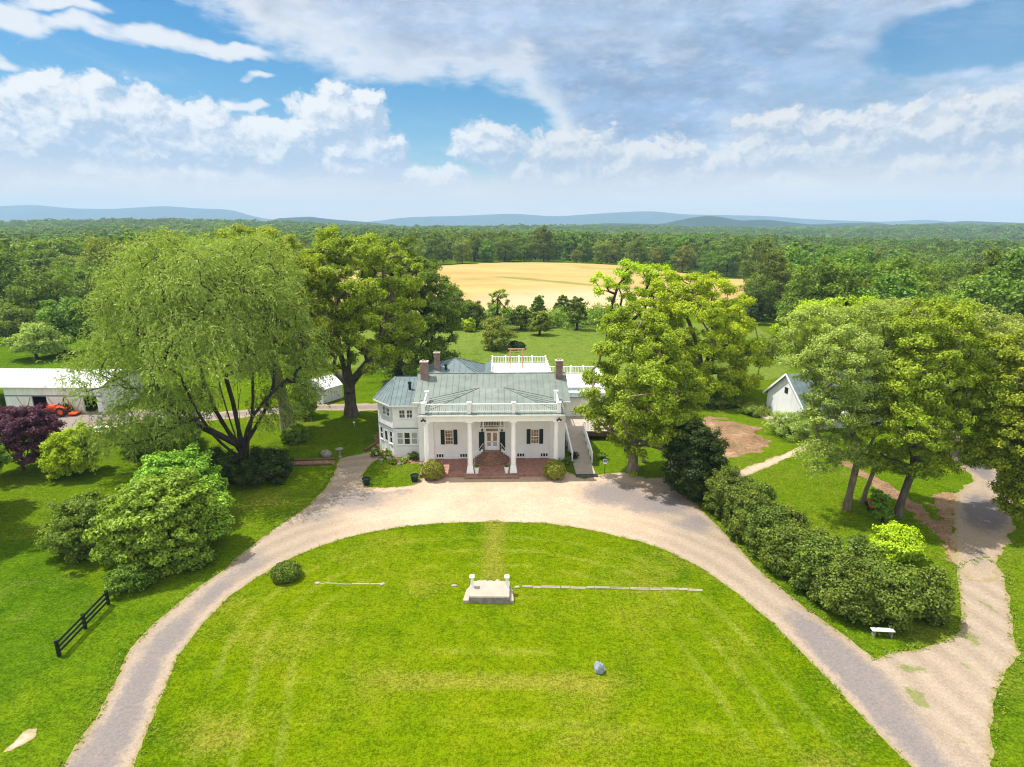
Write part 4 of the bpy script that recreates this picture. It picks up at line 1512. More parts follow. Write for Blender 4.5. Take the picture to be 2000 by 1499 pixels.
def scatter(name, positions, protos, seed, srange):
    """one mass of far trees: tree shapes instanced on a point mesh"""
    rng = np.random.default_rng(seed)
    P = np.array([(x, y, float(height(x, y)) - .5) for x, y, s in positions], np.float32)
    me = bpy.data.meshes.new(name)
    me.vertices.add(len(P))
    me.vertices.foreach_set('co', P.ravel())
    st = vnoise(P[:, 0] / 70.0, P[:, 1] / 110.0, 21) + .6 * vnoise(P[:, 0] / 25.0, P[:, 1] / 40.0, 22)      # stands of taller and lower trees
    ssc = np.array([p[2] for p in positions]) * rng.uniform(*srange, len(P)) * (1 + .55 * st)
    for nm, arr in (('size', ssc), ('turn', rng.uniform(0, 6.28, len(P)))):
        me.attributes.new(nm, 'FLOAT', 'POINT').data.foreach_set('value', arr.astype(np.float32))
    me.attributes.new('pick', 'INT', 'POINT').data.foreach_set('value', np.clip(np.floor((vnoise(P[:, 0] / 45.0, P[:, 1] / 60.0, 31) + .5) * len(protos) * .9 + rng.normal(size=len(P)) * .8), 0, len(protos) - 1).astype(np.int32))
    me.update()
    ob = bpy.data.objects.new(name, me)
    COL.objects.link(ob)
    col = bpy.data.collections.new(name + '_shapes')
    for k, P_ in enumerate(protos):
        v, f, mats, mi, t = wood_mesh('shape', P_)
        so = mesh_np('shape_%d' % k, v, f, mats, None, {'tint': t}, midx=mi)
        COL.objects.unlink(so)
        col.objects.link(so)
    ng = bpy.data.node_groups.new(name, 'GeometryNodeTree')
    ng.interface.new_socket('Geometry', in_out='INPUT', socket_type='NodeSocketGeometry')
    ng.interface.new_socket('Geometry', in_out='OUTPUT', socket_type='NodeSocketGeometry')
    gi = ng.nodes.new('NodeGroupInput')
    go = ng.nodes.new('NodeGroupOutput')
    ip = ng.nodes.new('GeometryNodeInstanceOnPoints')
    cinfo = ng.nodes.new('GeometryNodeCollectionInfo')
    cinfo.inputs['Collection'].default_value = col
    cinfo.inputs['Separate Children'].default_value = True
    cinfo.inputs['Reset Children'].default_value = True

    def na(nm, typ):
        nd = ng.nodes.new('GeometryNodeInputNamedAttribute')
        nd.data_type = typ
        nd.inputs[0].default_value = nm
        return nd.outputs['Attribute']
    ln = ng.links.new
    ln(gi.outputs[0], ip.inputs['Points'])
    ln(cinfo.outputs[0], ip.inputs['Instance'])
    ip.inputs['Pick Instance'].default_value = True
    ln(na('pick', 'INT'), ip.inputs['Instance Index'])
    cx = ng.nodes.new('ShaderNodeCombineXYZ')
    ln(na('turn', 'FLOAT'), cx.inputs[2])
    ln(cx.outputs[0], ip.inputs['Rotation'])
    cs_ = ng.nodes.new('ShaderNodeCombineXYZ')
    sz = na('size', 'FLOAT')
    for i in range(2): ln(sz, cs_.inputs[i])
    mn = ng.nodes.new('ShaderNodeMath')
    mn.operation = 'POWER'
    ln(sz, mn.inputs[0])
    mn.inputs[1].default_value = 0.4
    ln(mn.outputs[0], cs_.inputs[2])
    ln(cs_.outputs[0], ip.inputs['Scale'])
    ln(ip.outputs[0], go.inputs[0])
    md = ob.modifiers.new('scatter', 'NODES')
    md.node_group = ng
    tag(ob, kind='stuff')
    return ob


rest = [(x_, y_, 1.0) for x_, y_, z in pts[N_IND:]]
yy = 545.0
while yy < 2750:
    s = 8.0 + .011 * yy
    for xx in np.arange(-.95 * yy - 40, .95 * yy + 40, s):
        x_, y_ = xx + rngF.uniform(-.45, .45) * s, yy + rngF.uniform(-.45, .45) * s
        rest.append((x_, y_, (s / 11.0) ** .8))
    yy += s * .9
FARM = [(500, 600), (545, 600), (930, 1010), (790, 1010)]
_ra = np.array(rest)
_ok = poly_sd(_ra[:, 0], _ra[:, 1], CLEAR) < -12
_ok &= poly_sd(_ra[:, 0], _ra[:, 1], FARM) < 0
rest = [r for r, k in zip(rest, _ok) if k]
o = sheet('far_meadow', pgs(FARM), (480, 950, 590, 1020), 6.0, .3, M['meadow'], jit=6, jscale=.03)
tag(o, kind='structure')
o = scatter('far_woods', rest, far_protos, 5, (.85, 1.2))
tag(o, 'far-off woods covering the land out to the hills', 'woods')

# ---- distant hills
def ridge(name, az_prof, dist, thick, seed, mat):
    """a long hill of real depth; az_prof: (u pixel, height pixels above the horizon)"""
    us = np.linspace(az_prof[0][0], az_prof[-1][0], 160)
    hp = np.interp(us, [p[0] for p in az_prof], [p[1] for p in az_prof])
    k = np.ones(7) / 7
    hp = np.convolve(np.pad(hp, 3, 'edge'), k, 'valid')
    x = (us - 1000) / FPX / math.cos(PITCH) * .97 * dist
    top = CAM_H + hp / FPX * dist * .97
    ts = np.linspace(-1, 1, 25)
    V = []
    for j, t in enumerate(ts):
        prof = math.cos(t * math.pi / 2) ** 1.4
        zz = -20 + (top + 20) * prof + vnoise(x / dist * 60 + seed, x * 0 + t * 6, seed) * (top + 20) * .16 * (1 - prof) * 2
        V.append(np.stack([x * (1 + t * thick / dist), np.full_like(x, dist + t * thick) , zz], 1))
    V = np.concatenate(V)
    n = len(us)
    idx = np.arange(len(V)).reshape(len(ts), n)
    q = np.stack([idx[:-1, :-1], idx[:-1, 1:], idx[1:, 1:], idx[1:, :-1]], -1).reshape(-1, 4)
    o = mesh_np(name, V, q, mat, smooth=True)
    return tag(o, kind='structure')


M['hill'] = surf('wooded_hill', (0.018, 0.040, 0.020), 0.95, 0.3, .004, 0.0, spec=0.05)
ridge('hills', [(440, -6), (490, 2), (530, -1), (560, 10), (620, 13), (660, 8), (740, 2), (800, -6)], 3100, 300, 3, M['hill'])
ridge('hills', [(1080, -6), (1180, 1), (1280, -1), (1330, 10), (1368, 15), (1400, 11), (1430, 5), (1470, 8), (1500, 5), (1560, -2), (1620, 1), (1680, 2), (1740, -6)], 3000, 250, 5, M['hill'])
ridge('mountains', [(-300, 20), (0, 31), (110, 35), (180, 28), (250, 27), (350, 33), (420, 28), (480, 26), (510, 14), (560, 6), (640, 2), (700, -5)], 7000, 700, 7, M['hill'])
ridge('mountains', [(640, -4), (740, 4), (800, 12), (920, 15), (1000, 19), (1080, 13), (1180, 20), (1260, 24), (1320, 17), (1400, 16), (1480, 14), (1560, 8), (1700, 3), (1780, 8), (1830, 2), (1900, -4)], 7100, 700, 8, M['hill'])
ridge('hills', [(1560, -8), (1700, -4), (1780, 0), (1850, 5), (1930, 2), (2000, 0), (2100, 5), (2300, 4)], 3300, 250, 9, M['hill'])

# ------------------------------------------------------------------ the house (local frame: x right, y back, porch column line at y = 0)
RZ = rad(1.3)
HO = (-1.9, 52.4, 0.0)


def hw(x, y, z=0.0):
    c, s = math.cos(RZ), math.sin(RZ)
    return (HO[0] + x * c - y * s, HO[1] + x * s + y * c, z)


house = thing('plantation_house', 'white plantation house with columned brick porch and grey-green metal roof', 'house', HO, RZ)
WY = 3.4                                                   # front wall plane
m = MB()
m.prism([(-7.25, WY), (7.25, WY), (7.25, 11.4), (-7.25, 11.4)], -0.3, 6.12)
m.add([(-7.25, WY, 6.12), (-7.25, 11.4, 6.12), (-7.25, 7.4, 7.86), (-7.05, WY, 6.12), (-7.05, 11.4, 6.12), (-7.05, 7.4, 7.86)], [(0, 2, 1), (3, 4, 5), (0, 3, 5, 2), (1, 2, 5, 4)])
m.add([(7.25, WY, 6.12), (7.25, 11.4, 6.12), (7.25, 7.4, 7.86), (7.05, WY, 6.12), (7.05, 11.4, 6.12), (7.05, 7.4, 7.86)], [(0, 1, 2), (3, 5, 4), (0, 2, 5, 3), (1, 4, 5, 2)])
m.build('wall', M['stucco'], house)
# wall strips, base course
m = MB()
for s in (-1, 1):
    m = MB()
    m.box(s * 6.03 - .28, s * 6.03 + .28, WY - .14, WY - .002, 0.60, 5.42)
    m.box(s * 6.03 - .33, s * 6.03 + .33, WY - .2, WY - .002, 0.28, 0.62)
    m.build('pilaster', M['trim'], house)
m = MB()
for a, b in ((-4.8, -3.25), (3.25, 4.8), (-5.7, -5.6), (5.6, 5.7)):
    m.box(a, b, WY - .06, WY - .002, .28, .62)
m.build('base_course', M['trim'], house)

# columns
for x in (-6.03, -2.03, 2.03, 6.03):
    m = MB()
    m.box(x - .35, x + .35, -.35, .35, .3, .48)
    m.prism([(x - .31, -.31), (x + .31, -.31), (x + .31, .31), (x - .31, .31)], .48, 1.0, [(x - .26, -.26), (x + .26, -.26), (x + .26, .26), (x - .26, .26)])
    m.lathe([(.255, 1.0), (.25, 1.1), (.25, 2.6), (.225, 4.2), (.21, 5.08), (.235, 5.10), (.235, 5.15), (.21, 5.17), (.22, 5.22), (.30, 5.30)], (x, 0, 0), 20)
    m.box(x - .33, x + .33, -.33, .33, 5.30, 5.42)
    m.build('column', M['white'], house, bevel=.012)

# entablature and porch ceiling
m = MB()
m.box(-6.4, 6.4, -.32, .32, 5.42, 6.02)
m.box(-6.4, -5.76, .32, WY - .003, 5.42, 6.02)
m.box(5.76, 6.4, .32, WY - .003, 5.42, 6.02)
m.box(-6.5, 6.5, -.42, -.32, 5.88, 6.02)
m.build('entablature', M['white'], house, bevel=.01)
m = MB()
m.box(-5.76, 5.76, .32, WY - .003, 5.60, 5.68)
m.build('porch_ceiling', M['white'], house)

# roofs -------------------------------------------------------------------
def lerp3(a, b, t):
    return tuple(a[i] + (b[i] - a[i]) * t for i in range(3))


def seams(m, a0, a1, b0, b1, n, r=.022, hgt=.042):
    """standing seams from the lower edge a0-a1 up to b0-b1"""
    for k in range(n + 1):
        t = k / n
        p, q = lerp3(a0, a1, t), lerp3(b0, b1, t)
        m.bar((p[0], p[1], p[2] + hgt * .5), (q[0], q[1], q[2] + hgt * .5), r * 2, hgt)


m = MB()
EL, ER, RL, RR = (-7.6, 2.95, 6.36), (7.6, 2.95, 6.36), (-7.6, 7.4, 8.09), (7.6, 7.4, 8.09)
BL, BR = (-7.6, 11.85, 6.36), (7.6, 11.85, 6.36)
m.slab([EL, ER, RR, RL], .12)
m.slab([RL, RR, BR, BL], .12)
seams(m, EL, ER, RL, RR, 25)
seams(m, BL, BR, RL, RR, 25)
m.bar((-7.6, 7.4, 8.11), (7.6, 7.4, 8.11), .16, .07)
m.build('main_roof', M['roof'], house)
m = MB()
m.box(-7.62, -6.7, 2.87, 2.945, 6.14, 6.33)
m.box(6.7, 7.62, 2.87, 2.945, 6.14, 6.33)
for s in (-1, 1):
    x = s * 7.61
    m.bar((x, 2.95, 6.22), (x, 7.4, 7.95), .05, .24)
    m.bar((x, 7.4, 7.95), (x, 11.85, 6.22), .05, .24)
m.build('fascia', M['trim'], house)

m = MB()
F1, F2 = (-6.72, -.62, 6.14), (6.72, -.62, 6.14)
A1, A2 = (-1.25, 5.02, 7.185), (1.25, 5.02, 7.185)
B1, B2 = (-6.9, 3.05, 6.43), (6.9, 3.05, 6.43)
m.slab([F1, F2, A2, A1], .08)
m.slab([F1, A1, B1], .08)
m.slab([F2, B2, A2], .08)
n = 22
for k in range(n + 1):
    x = -6.7 + 13.4 * k / n
    if abs(x) <= 1.25:
        e = lerp3((x, -.62, 6.14), (x, 5.02, 7.185), 1)
    else:
        t = (6.72 - abs(x)) / (6.72 - 1.25)
        e = (x, -.62 + 5.64 * t, 6.14 + 1.045 * t)
    if e[1] > -.5:
        m.bar((x, -.6, 6.165), (e[0], e[1], e[2] + .022), .04, .045)
for s in (-1, 1):
    A, F_, B_ = (A1, F1, B1) if s < 0 else (A2, F2, B2)
    m.bar((F_[0], F_[1], F_[2] + .03), (A[0], A[1], A[2] + .03), .09, .06)
    m.bar((B_[0], B_[1], B_[2] + .03), (A[0], A[1], A[2] + .03), .07, .05)
    for k in range(1, 7):
        t = k / 7
        p = lerp3(F_, B_, t)
        q = lerp3(A, lerp3(F_, A, .5), 1 - t) if False else lerp3(F_, A, t * .96)
        q2 = lerp3(B_, A, 1 - t) if False else q
        m.bar((p[0], p[1], p[2] + .02), (q2[0], max(q2[1], p[1]), q2[2] + .025), .035, .04)
m.build('porch_roof', M['roof'], house)
m = MB()
m.box(-6.72, 6.72, -.66, -.623, 6.03, 6.14)
m.box(-6.72, 6.72, -.62, -.42, 6.021, 6.055)
m.build('gutter', M['trim'], house)

# balustrade above the porch
def balustrade(parent, pts, z, h, posts, mat, post_w=.34, post_h=None, step=.17, bw=.027, rail=.07, slope=None, name='balustrade'):
    m = MB()
    post_h = post_h or h + .12
    for (x, y, zz) in posts:
        m.box(x - post_w / 2, x + post_w / 2, y - post_w / 2, y + post_w / 2, zz, zz + post_h)
        m.box(x - post_w / 2 - .04, x + post_w / 2 + .04, y - post_w / 2 - .04, y + post_w / 2 + .04, zz + post_h, zz + post_h + .07)
    for a, b in pts:
        a, b = Vector(a), Vector(b)
        L = (b - a).length
        m.bar(a + Vector((0, 0, h)), b + Vector((0, 0, h)), rail * 1.4, rail)
        m.bar(a + Vector((0, 0, .16)), b + Vector((0, 0, .16)), rail, rail)
        n = max(2, int(L / step))
        for k in range(1, n):
            p = a + (b - a) * k / n
            m.tube(p + Vector((0, 0, .18)), p + Vector((0, 0, h - rail * .4)), bw, bw, 5)
    return m.build(name, mat, parent)


zb = 6.22
pst = [(-6.2, -.25, zb), (-2.03, -.25, zb), (2.03, -.25, zb), (6.2, -.25, zb), (-6.2, 2.75, zb + .22), (6.2, 2.75, zb + .22)]
pr = [((-6.03, -.25, zb), (-2.2, -.25, zb)), ((-1.86, -.25, zb), (1.86, -.25, zb)), ((2.2, -.25, zb), (6.03, -.25, zb)), ((-6.2, -.08, zb), (-6.2, 2.58, zb + .22)), ((6.2, -.08, zb), (6.2, 2.58, zb + .22))]
balustrade(house, pr, 0, .86, pst, M['white'])

# chimneys
def chimney(x, y, z0, z1, w, d):
    m = MB()
    m.box(x - w / 2, x + w / 2, y - d / 2, y + d / 2, z0, z1)
    m.box(x - w / 2 - .05, x + w / 2 + .05, y - d / 2 - .05, y + d / 2 + .05, z1 - .42, z1 - .28)
    c = m.build('chimney', M['brick_chim'], house)
    k = MB()
    k.box(x - w / 2 - .07, x + w / 2 + .07, y - d / 2 - .07, y + d / 2 + .07, z1, z1 + .10)
    k.tube((x - .12, y, z1 + .1), (x - .12, y, z1 + .28), .09, .08)
    k.tube((x + .14, y, z1 + .1), (x + .14, y, z1 + .22), .09, .08)
    k.build('chimney_cap', M['concrete'], c)


chimney(-6.85, 6.7, 7.2, 9.45, .74, .74)
chimney(6.85, 6.7, 7.2, 9.5, .70, .74)
chimney(-6.3, 13.8, 6.0, 8.85, .60, .60)

# windows -----------------------------------------------------------------
def window(fr, s, z0, z1, w, rows, cols, pane='glass', sash=True, proud=.03, fw=.06, sill=True):
    """frame with bars is the part, its pane a sub-part; fr = (origin, along, outward)"""
    m = MB()
    a, b = s - w / 2, s + w / 2
    p, d, n = fr
    m.fbox(fr, a - fw, a, .001, proud + .02, z0 - fw, z1 + fw)
    m.fbox(fr, b, b + fw, .001, proud + .02, z0 - fw, z1 + fw)
    m.fbox(fr, a, b, .001, proud + .02, z1, z1 + fw)
    m.fbox(fr, a, b, .001, proud + .02, z0 - fw, z0)
    if sill: m.fbox(fr, a - fw - .04, b + fw + .04, .001, proud + .09, z0 - fw - .05, z0 - fw - .003)
    for k in range(1, cols):
        x = a + (b - a) * k / cols
        m.fbox(fr, x - .012, x + .012, .012, proud + .004, z0, z1)
    for k in range(1, rows):
        z = z0 + (z1 - z0) * k / rows
        t = .03 if sash and k == rows // 2 else .012
        m.fbox(fr, a, b, .012, proud + .004 + (.006 if t > .02 else -.003), z - t, z + t)
    f = m.build('window', M['trim'], house)
    g_ = MB()
    g_.fbox(fr, a, b, .002, .010, z0, z1)
    g_.build('pane', M[pane], f)
    return f


def shutter(fr, s0, s1, z0, z1):
    m = MB()
    m.fbox(fr, s0, s1, .003, .03, z0, z1)
    for a, b in ((s0, s0 + .05), (s1 - .05, s1)):
        m.fbox(fr, a, b, .03, .05, z0, z1)
    for z in (z0, (z0 + z1) / 2 - .03, z1 - .06):
        m.fbox(fr, s0 + .05, s1 - .05, .03, .048, z, z + .06)
    zz = z0 + .1
    while zz < z1 - .08:
        m.fbox(fr, s0 + .05, s1 - .05, .03, .040, zz, zz + .022)
        zz += .055
    m.build('shutter', M['shutter'], house)


FRN = ((0, WY), (1, 0), (0, -1))
for s in (-4.25, 4.25):
    window(FRN, s, 1.88, 3.30, .72, 4, 3, 'glass_warm')
    shutter(FRN, s - .82, s - .43, 1.82, 3.36)
    shutter(FRN, s + .43, s + .82, 1.82, 3.36)
for s in (-5.2, -2.85, 2.85, 5.2):
    m = MB()
    m.fbox(FRN, s - .40, s + .40, .003, .05, .80, .86)
    m.fbox(FRN, s - .40, s + .40, .003, .05, .42, .48)
    for k in range(4):
        x = s - .40 + .2667 * k - (.0 if k == 0 else .03 if k < 3 else .06)
        m.fbox(FRN, x, x + .06, .003, .045, .48, .80)
    f = m.build('basement_vent', M['trim'], house)
    g_ = MB()
    g_.fbox(FRN, s - .36, s + .36, .002, .012, .48, .80)
    g_.build('vent_opening', M['dark'], f)

# front door, transom, shutters, balcony
dz = 1.2
m = MB()
for a, b in ((-.72, -.60), (.60, .72)):
    m.fbox(FRN, a, b, .002, .08, dz, 3.62)
m.fbox(FRN, -.72, .72, .002, .08, 3.52, 3.62)
m.fbox(FRN, -.60, .60, .002, .07, 3.12, 3.18)
fr_ = m.build('door_frame', M['trim'], house)
g_ = MB()
g_.fbox(FRN, -.60, .60, .002, .015, 3.18, 3.52)
g_.build('transom', M['glass_warm'], fr_)
for s in (-1, 1):
    m = MB()
    a, b = (s * .02, s * .58) if s > 0 else (-.58, -.02)
    m.fbox(FRN, a, b, .002, .05, dz, 1.62)
    m.fbox(FRN, a, b, .002, .05, 3.02, 3.11)
    m.fbox(FRN, a, a + .09, .002, .05, 1.62, 3.02)
    m.fbox(FRN, b - .09, b, .002, .05, 1.62, 3.02)
    m.fbox(FRN, a + .09, b - .09, .002, .048, 2.08, 2.14)
    d_ = m.build('door', M['trim'], house)
    g_ = MB()
    g_.fbox(FRN, a + .09, b - .09, .002, .02, 2.14, 3.02)
    g_.build('door_glass', M['glass_warm'], d_)
    g_ = MB()
    g_.fbox(FRN, a + .09, b - .09, .002, .02, 1.62, 2.08)
    g_.build('door_glass', M['glass_curtain'], d_)
    k = MB()
    k.tube((s * .075, WY - .05, 2.1), (s * .075, WY - .10, 2.1), .025)
    k.build('handle', M['black'], d_)
    shutter(FRN, *((.76, 1.30) if s > 0 else (-1.30, -.76)), dz - .02, 3.10)
m = MB()
m.box(-1.35, 1.35, WY - .62, WY - .003, 3.66, 3.77)
for s in (-1.1, 1.1):
    m.box(s - .06, s + .06, WY - .5, WY - .003, 3.48, 3.66)
bal = m.build('balcony', M['white'], house)
balustrade(bal, [((-1.24, WY - .55, 3.77), (1.24, WY - .55, 3.77))], 0, .85, [(x, WY - .55, 3.77) for x in (-1.25, -.82, .82, 1.25)], M['white'], post_w=.11, post_h=.95, step=.15, bw=.022, rail=.05, name='balcony_railing')
m = MB()
m.fbox(FRN, -1.05, 1.05, .003, .04, 3.78, 5.42)
m.build('balcony_door', M['brown_wood'], house)
for s in (-1.05, 1.05):
    m = MB()
    m.lathe([(.03, .0), (.07, .05), (.075, .22), (.05, .28), (.01, .32)], (s * .93, WY - .12, 3.16), 8)
    m.build('wall_lamp', M['black'], house)
for s in (-6.22, 6.22):
    m = MB()
    m.tube((s, -.33, 5.62), (s, -.42, 5.62), .05)
    for k in (-1, 1):
        m.tube((s + k * .04, -.42, 5.62), (s + k * .2, -.52, 5.56), .05, .10)
    m.tube((s, -.42, 5.64), (s, -.50, 5.78), .04, .07)
    m.build('floodlight', M['black'], house)

# porch floor, steps
m = MB()
m.box(-6.75, 6.75, -.48, WY - .002, -.1, .30)
m.build('porch_floor', M['brick_floor'], house)
m = MB()
m.box(-2.55, 2.55, -.92, -.482, -.1, .15)
m.build('front_step', M['brick_step'], house, bevel=.01)
m = MB()
R_ = [1.90, 1.70, 1.50, 1.30, 1.10, .90]
for k, r in enumerate(R_):
    pts_ = [(r * math.cos(a), WY - .003 - r * math.sin(a)) for a in [math.pi * i / 28 for i in range(29)]]
    m.prism(list(reversed(pts_)), .30 + .15 * k - (0 if k == 0 else .002), .30 + .15 * (k + 1))
m.build('round_steps', M['brick_step'], house)
m = MB()
for s in (-1, 1):
    for k in range(6):
        x0 = .92 + .2 * k + .0
        z = 1.32 - .15 * k
        m.box(min(s * x0, s * (x0 + .2)), max(s * x0, s * (x0 + .2)), WY - .22, WY - .004, .302, z)
m.build('step_cheek', M['white'], house)
for s in (-1, 1):
    m = MB()
    P_ = [(s * .68, WY - .12, 2.0), (s * .9, WY - .35, 2.0), (s * 1.35, WY - 1.0, 1.55), (s * 1.75, WY - 1.6, 1.15), (s * 1.9, WY - 1.85, 1.1)]
    for a, b in zip(P_[:-1], P_[1:]):
        m.tube(a, b, .028, .028, 7)
    m.tube((s * .9, WY - .35, 1.2), (s * .9, WY - .35, 2.0), .022, .022, 7)
    m.tube((s * 1.75, WY - 1.6, .3), (s * 1.75, WY - 1.6, 1.15), .022, .022, 7)
    m.build('handrail', M['trim'], house)

# bay wing on the left ------------------------------------------------------
WP = [(-7.252, 4.6), (-9.9, 4.6), (-11.75, 6.8), (-11.75, 12.2), (-7.252, 12.2)]
m = MB()
m.prism(WP, -.3, 5.62)
m.build('wing_wall', M['stucco'], house)
fA = ((-9.9, 4.6), (1, 0), (0, -1))
dx, dy = 1.85 / math.hypot(1.85, 2.2), -2.2 / math.hypot(1.85, 2.2)
LC = math.hypot(1.85, 2.2)
fB = ((-11.75, 6.8), (dx, dy), (dy, -dx))
fC = ((-11.75, 12.2), (0, -1), (-1, 0))
m = MB()
for fr, L in ((fA, 2.64), (fB, LC)):
    m.fbox(fr, .0, L, .003, .10, 2.92, 3.10)
    m.fbox(fr, .0, L, .003, .06, 5.40, 5.62)
    m.fbox(fr, .0, L, .003, .05, 1.20, 1.30)
m.build('belt_course', M['trim'], house)
m = MB()
for fr, L in ((fA, 2.64), (fB, LC)):
    m.fbox(fr, .02, L - .02, .004, .14, 3.10, 3.17)
m.build('band', M['grey_trim'], house)
m = MB()
for fr, L in ((fA, 2.64), (fB, LC)):
    m.fbox(fr, .0, .16, .003, .045, 0.2, 5.4)
    m.fbox(fr, L - .16, L, .003, .045, .2, 5.4)
m.build('corner_board', M['trim'], house)
for s in (.92, 1.66):
    window(fA, s, 4.25, 5.02, .52, 2, 2)
for s, pn in ((.62, 'glass_curtain'), (1.32, 'glass'), (2.06, 'glass_curtain')):
    window(fA, s, 1.45, 2.66, .52, 2, 1, pn)
for s in (1.25, 1.95):
    window(fB, s, 4.25, 5.02, .50, 2, 2)
for s, z0 in ((.45, 1.45), (2.35, 1.45)):
    window(fB, s, z0, 2.66, .46, 2, 1)
window(fC, 2.0, 1.45, 2.66, .8, 2, 1)
window(fC, 2.0, 4.2, 5.05, .8, 2, 2)
m = MB()
m.fbox(fB, 1.0, 1.86, .003, .05, .45, 2.75)
d_ = m.build('side_door', M['trim'], house)
g_ = MB()
g_.fbox(fB, 1.2, 1.66, .051, .058, 1.55, 2.5)
g_.build('door_glass', M['glass'], d_)
m = MB()
m.fbox(fB, .85, 2.0, .004, .8, -.1, .22)
m.fbox(fB, .9, 1.95, .004, .45, .222, .43)
m.build('side_step', M['concrete'], house)
m = MB()
E0, E1, E2, E3 = (-7.2, 4.2, 5.66), (-10.1, 4.2, 5.66), (-12.2, 6.65, 5.66), (-12.2, 12.6, 5.66)
T1, T2 = (-10.3, 9.4, 7.25), (-7.2, 9.4, 7.25)
E4 = (-7.2, 12.6, 5.66)
m.slab([E0, T2, T1, E1], .10)
m.slab([E1, T1, E2], .10)
m.slab([E2, T1, E3], .10)
m.slab([E3, T1, T2, E4], .10)
seams(m, E1, E0, lerp3(E1, T1, .99), T2, 6)
for k in range(1, 5):
    p = lerp3(E1, E2, k / 5)
    m.bar((p[0], p[1], p[2] + .02), (T1[0], T1[1], T1[2] + .02), .04, .045)
for k in range(1, 10):
    p = lerp3(E2, E3, k / 10)
    q_ = lerp3(E2, T1, min(1, k / 10 / .46)) if k < 4.6 else lerp3(T1, E3, (k / 10 - .46) / .54)
    m.bar((p[0], p[1], p[2] + .02), (q_[0], q_[1], q_[2] + .02), .04, .045)
for a, b in ((E1, T1), (E2, T1), (E3, T1), (T1, T2)):
    m.bar((a[0], a[1], a[2] + .03), (b[0], b[1], b[2] + .03), .09, .06)
m.build('wing_roof', M['roof_dark'], house)
m = MB()
for a, b in ((E0, E1), (E1, E2), (E2, E3)):
    m.bar((a[0], a[1], 5.56), (b[0], b[1], 5.56), .05, .16)
m.build('wing_fascia', M['trim'], house)
m = MB()
m.tube((-8.45, 7.0, 6.2), (-8.45, 7.0, 7.15), .14)
m.tube((-8.45, 7.0, 7.15), (-8.45, 7.0, 7.30), .20, .20)
m.build('roof_vent', M['black'], house)
m = MB()
m.tube((-11.85, 7.1, 0), (-11.85, 7.1, 5.5), .05, .05, 8)
m.tube((-7.3, 4.5, 0), (-7.3, 4.5, 5.6), .05, .05, 8)
m.build('downspout', M['trim'], house)

# rear blocks ---------------------------------------------------------------
m = MB()
m.box(-8.4, -.302, 11.402, 19.6, -.3, 5.9)
m.box(-.30, 6.6, 11.402, 20.5, -.3, 5.9)
m.build('rear_wall', M['stucco'], house)
m = MB()
ap = (-4.35, 15.5, 7.95)
q4 = [(-8.8, 11.5, 5.92), (-.35, 11.5, 5.92), (-.35, 20, 5.92), (-8.8, 20, 5.92)]
for i in range(4):
    a, b = q4[i], q4[(i + 1) % 4]
    m.slab([a, b, ap], .1)
    for k in range(1, 12):
        p = lerp3(a, b, k / 12)
        t = min(k, 12 - k) / 6
        q_ = lerp3(a, ap, t) if k <= 6 else lerp3(b, ap, t)
        m.bar((p[0], p[1], p[2] + .02), (q_[0], q_[1], q_[2] + .02), .04, .04)
    m.bar((a[0], a[1], a[2] + .03), (ap[0], ap[1], ap[2] + .03), .08, .06)
m.build('rear_roof', M['roof_dark'], house)
m = MB()
m.tube((-5.3, 13.6, 6.6), (-5.3, 13.6, 7.45), .12)
m.tube((-5.3, 13.6, 7.45), (-5.3, 13.6, 7.6), .2, .2)
m.build('roof_vent', M['black'], house)
m = MB()
m.slab([(-1.3, 12.0, 6.0), (-.2, 12.0, 6.75), (-.2, 19.5, 6.75), (-1.3, 19.5, 6.0)], .1)
m.build('deck_side_roof', M['roof_dark'], house)
m = MB()
m.box(-.2, 6.7, 11.6, 20.6, 5.902, 6.08)
m.build('roof_deck', M['white'], house)
rd = [((-.1, 20.45, 6.08), (6.55, 20.45, 6.08)), ((6.55, 11.9, 6.08), (6.55, 20.3, 6.08)), ((-.1, 12.6, 6.08), (-.1, 20.3, 6.08))]
pp = [(-.1 + 6.65 * k / 4, 20.45, 6.08) for k in range(5)] + [(6.55, 12 + 2.75 * k, 6.08) for k in range(3)] + [(-.1, 12.6 + 2.6 * k, 6.08) for k in range(3)]
balustrade(house, rd, 0, .86, pp, M['white'], post_w=.12, post_h=.92, step=.2, bw=.022, rail=.05, name='roof_deck_railing')

# right block with upper deck
m = MB()
m.box(6.602, 13.2, 14.6, 20.5, -.3, 3.9)
m.build('side_block', M['stucco'], house)
m = MB()
m.slab([(6.62, 13.9, 3.55), (10.6, 13.9, 3.55), (10.6, 16.0, 4.05), (6.62, 16.0, 4.05)], .1)
seams(m, (6.62, 13.9, 3.55), (10.6, 13.9, 3.55), (6.62, 16.0, 4.05), (10.6, 16.0, 4.05), 8)
m.build('side_block_roof', M['roof_dark'], house)
m = MB()
m.box(6.62, 13.4, 16.02, 22.6, 3.95, 4.15)
m.build('upper_deck', M['white'], house)
ud = [((6.8, 22.45, 4.15), (13.25, 22.45, 4.15)), ((13.25, 16.1, 4.15), (13.25, 22.3, 4.15)), ((10.75, 16.1, 4.15), (10.75, 18.6, 4.15))]
pp = [(6.8 + 1.61 * k, 22.45, 4.15) for k in range(5)] + [(13.25, 16.2 + 2 * k, 4.15) for k in range(4)] + [(10.75, 16.2, 4.15)]
balustrade(house, ud, 0, 1.0, pp, M['white'], post_w=.13, post_h=1.08, step=.2, bw=.022, rail=.05, name='upper_deck_railing')
m = MB()
for k in range(9):
    m.box(10.95, 12.9, 13.6 + .27 * k, 13.6 + .27 * k + .30, .95 + .35 * k, .95 + .35 * k + .06)
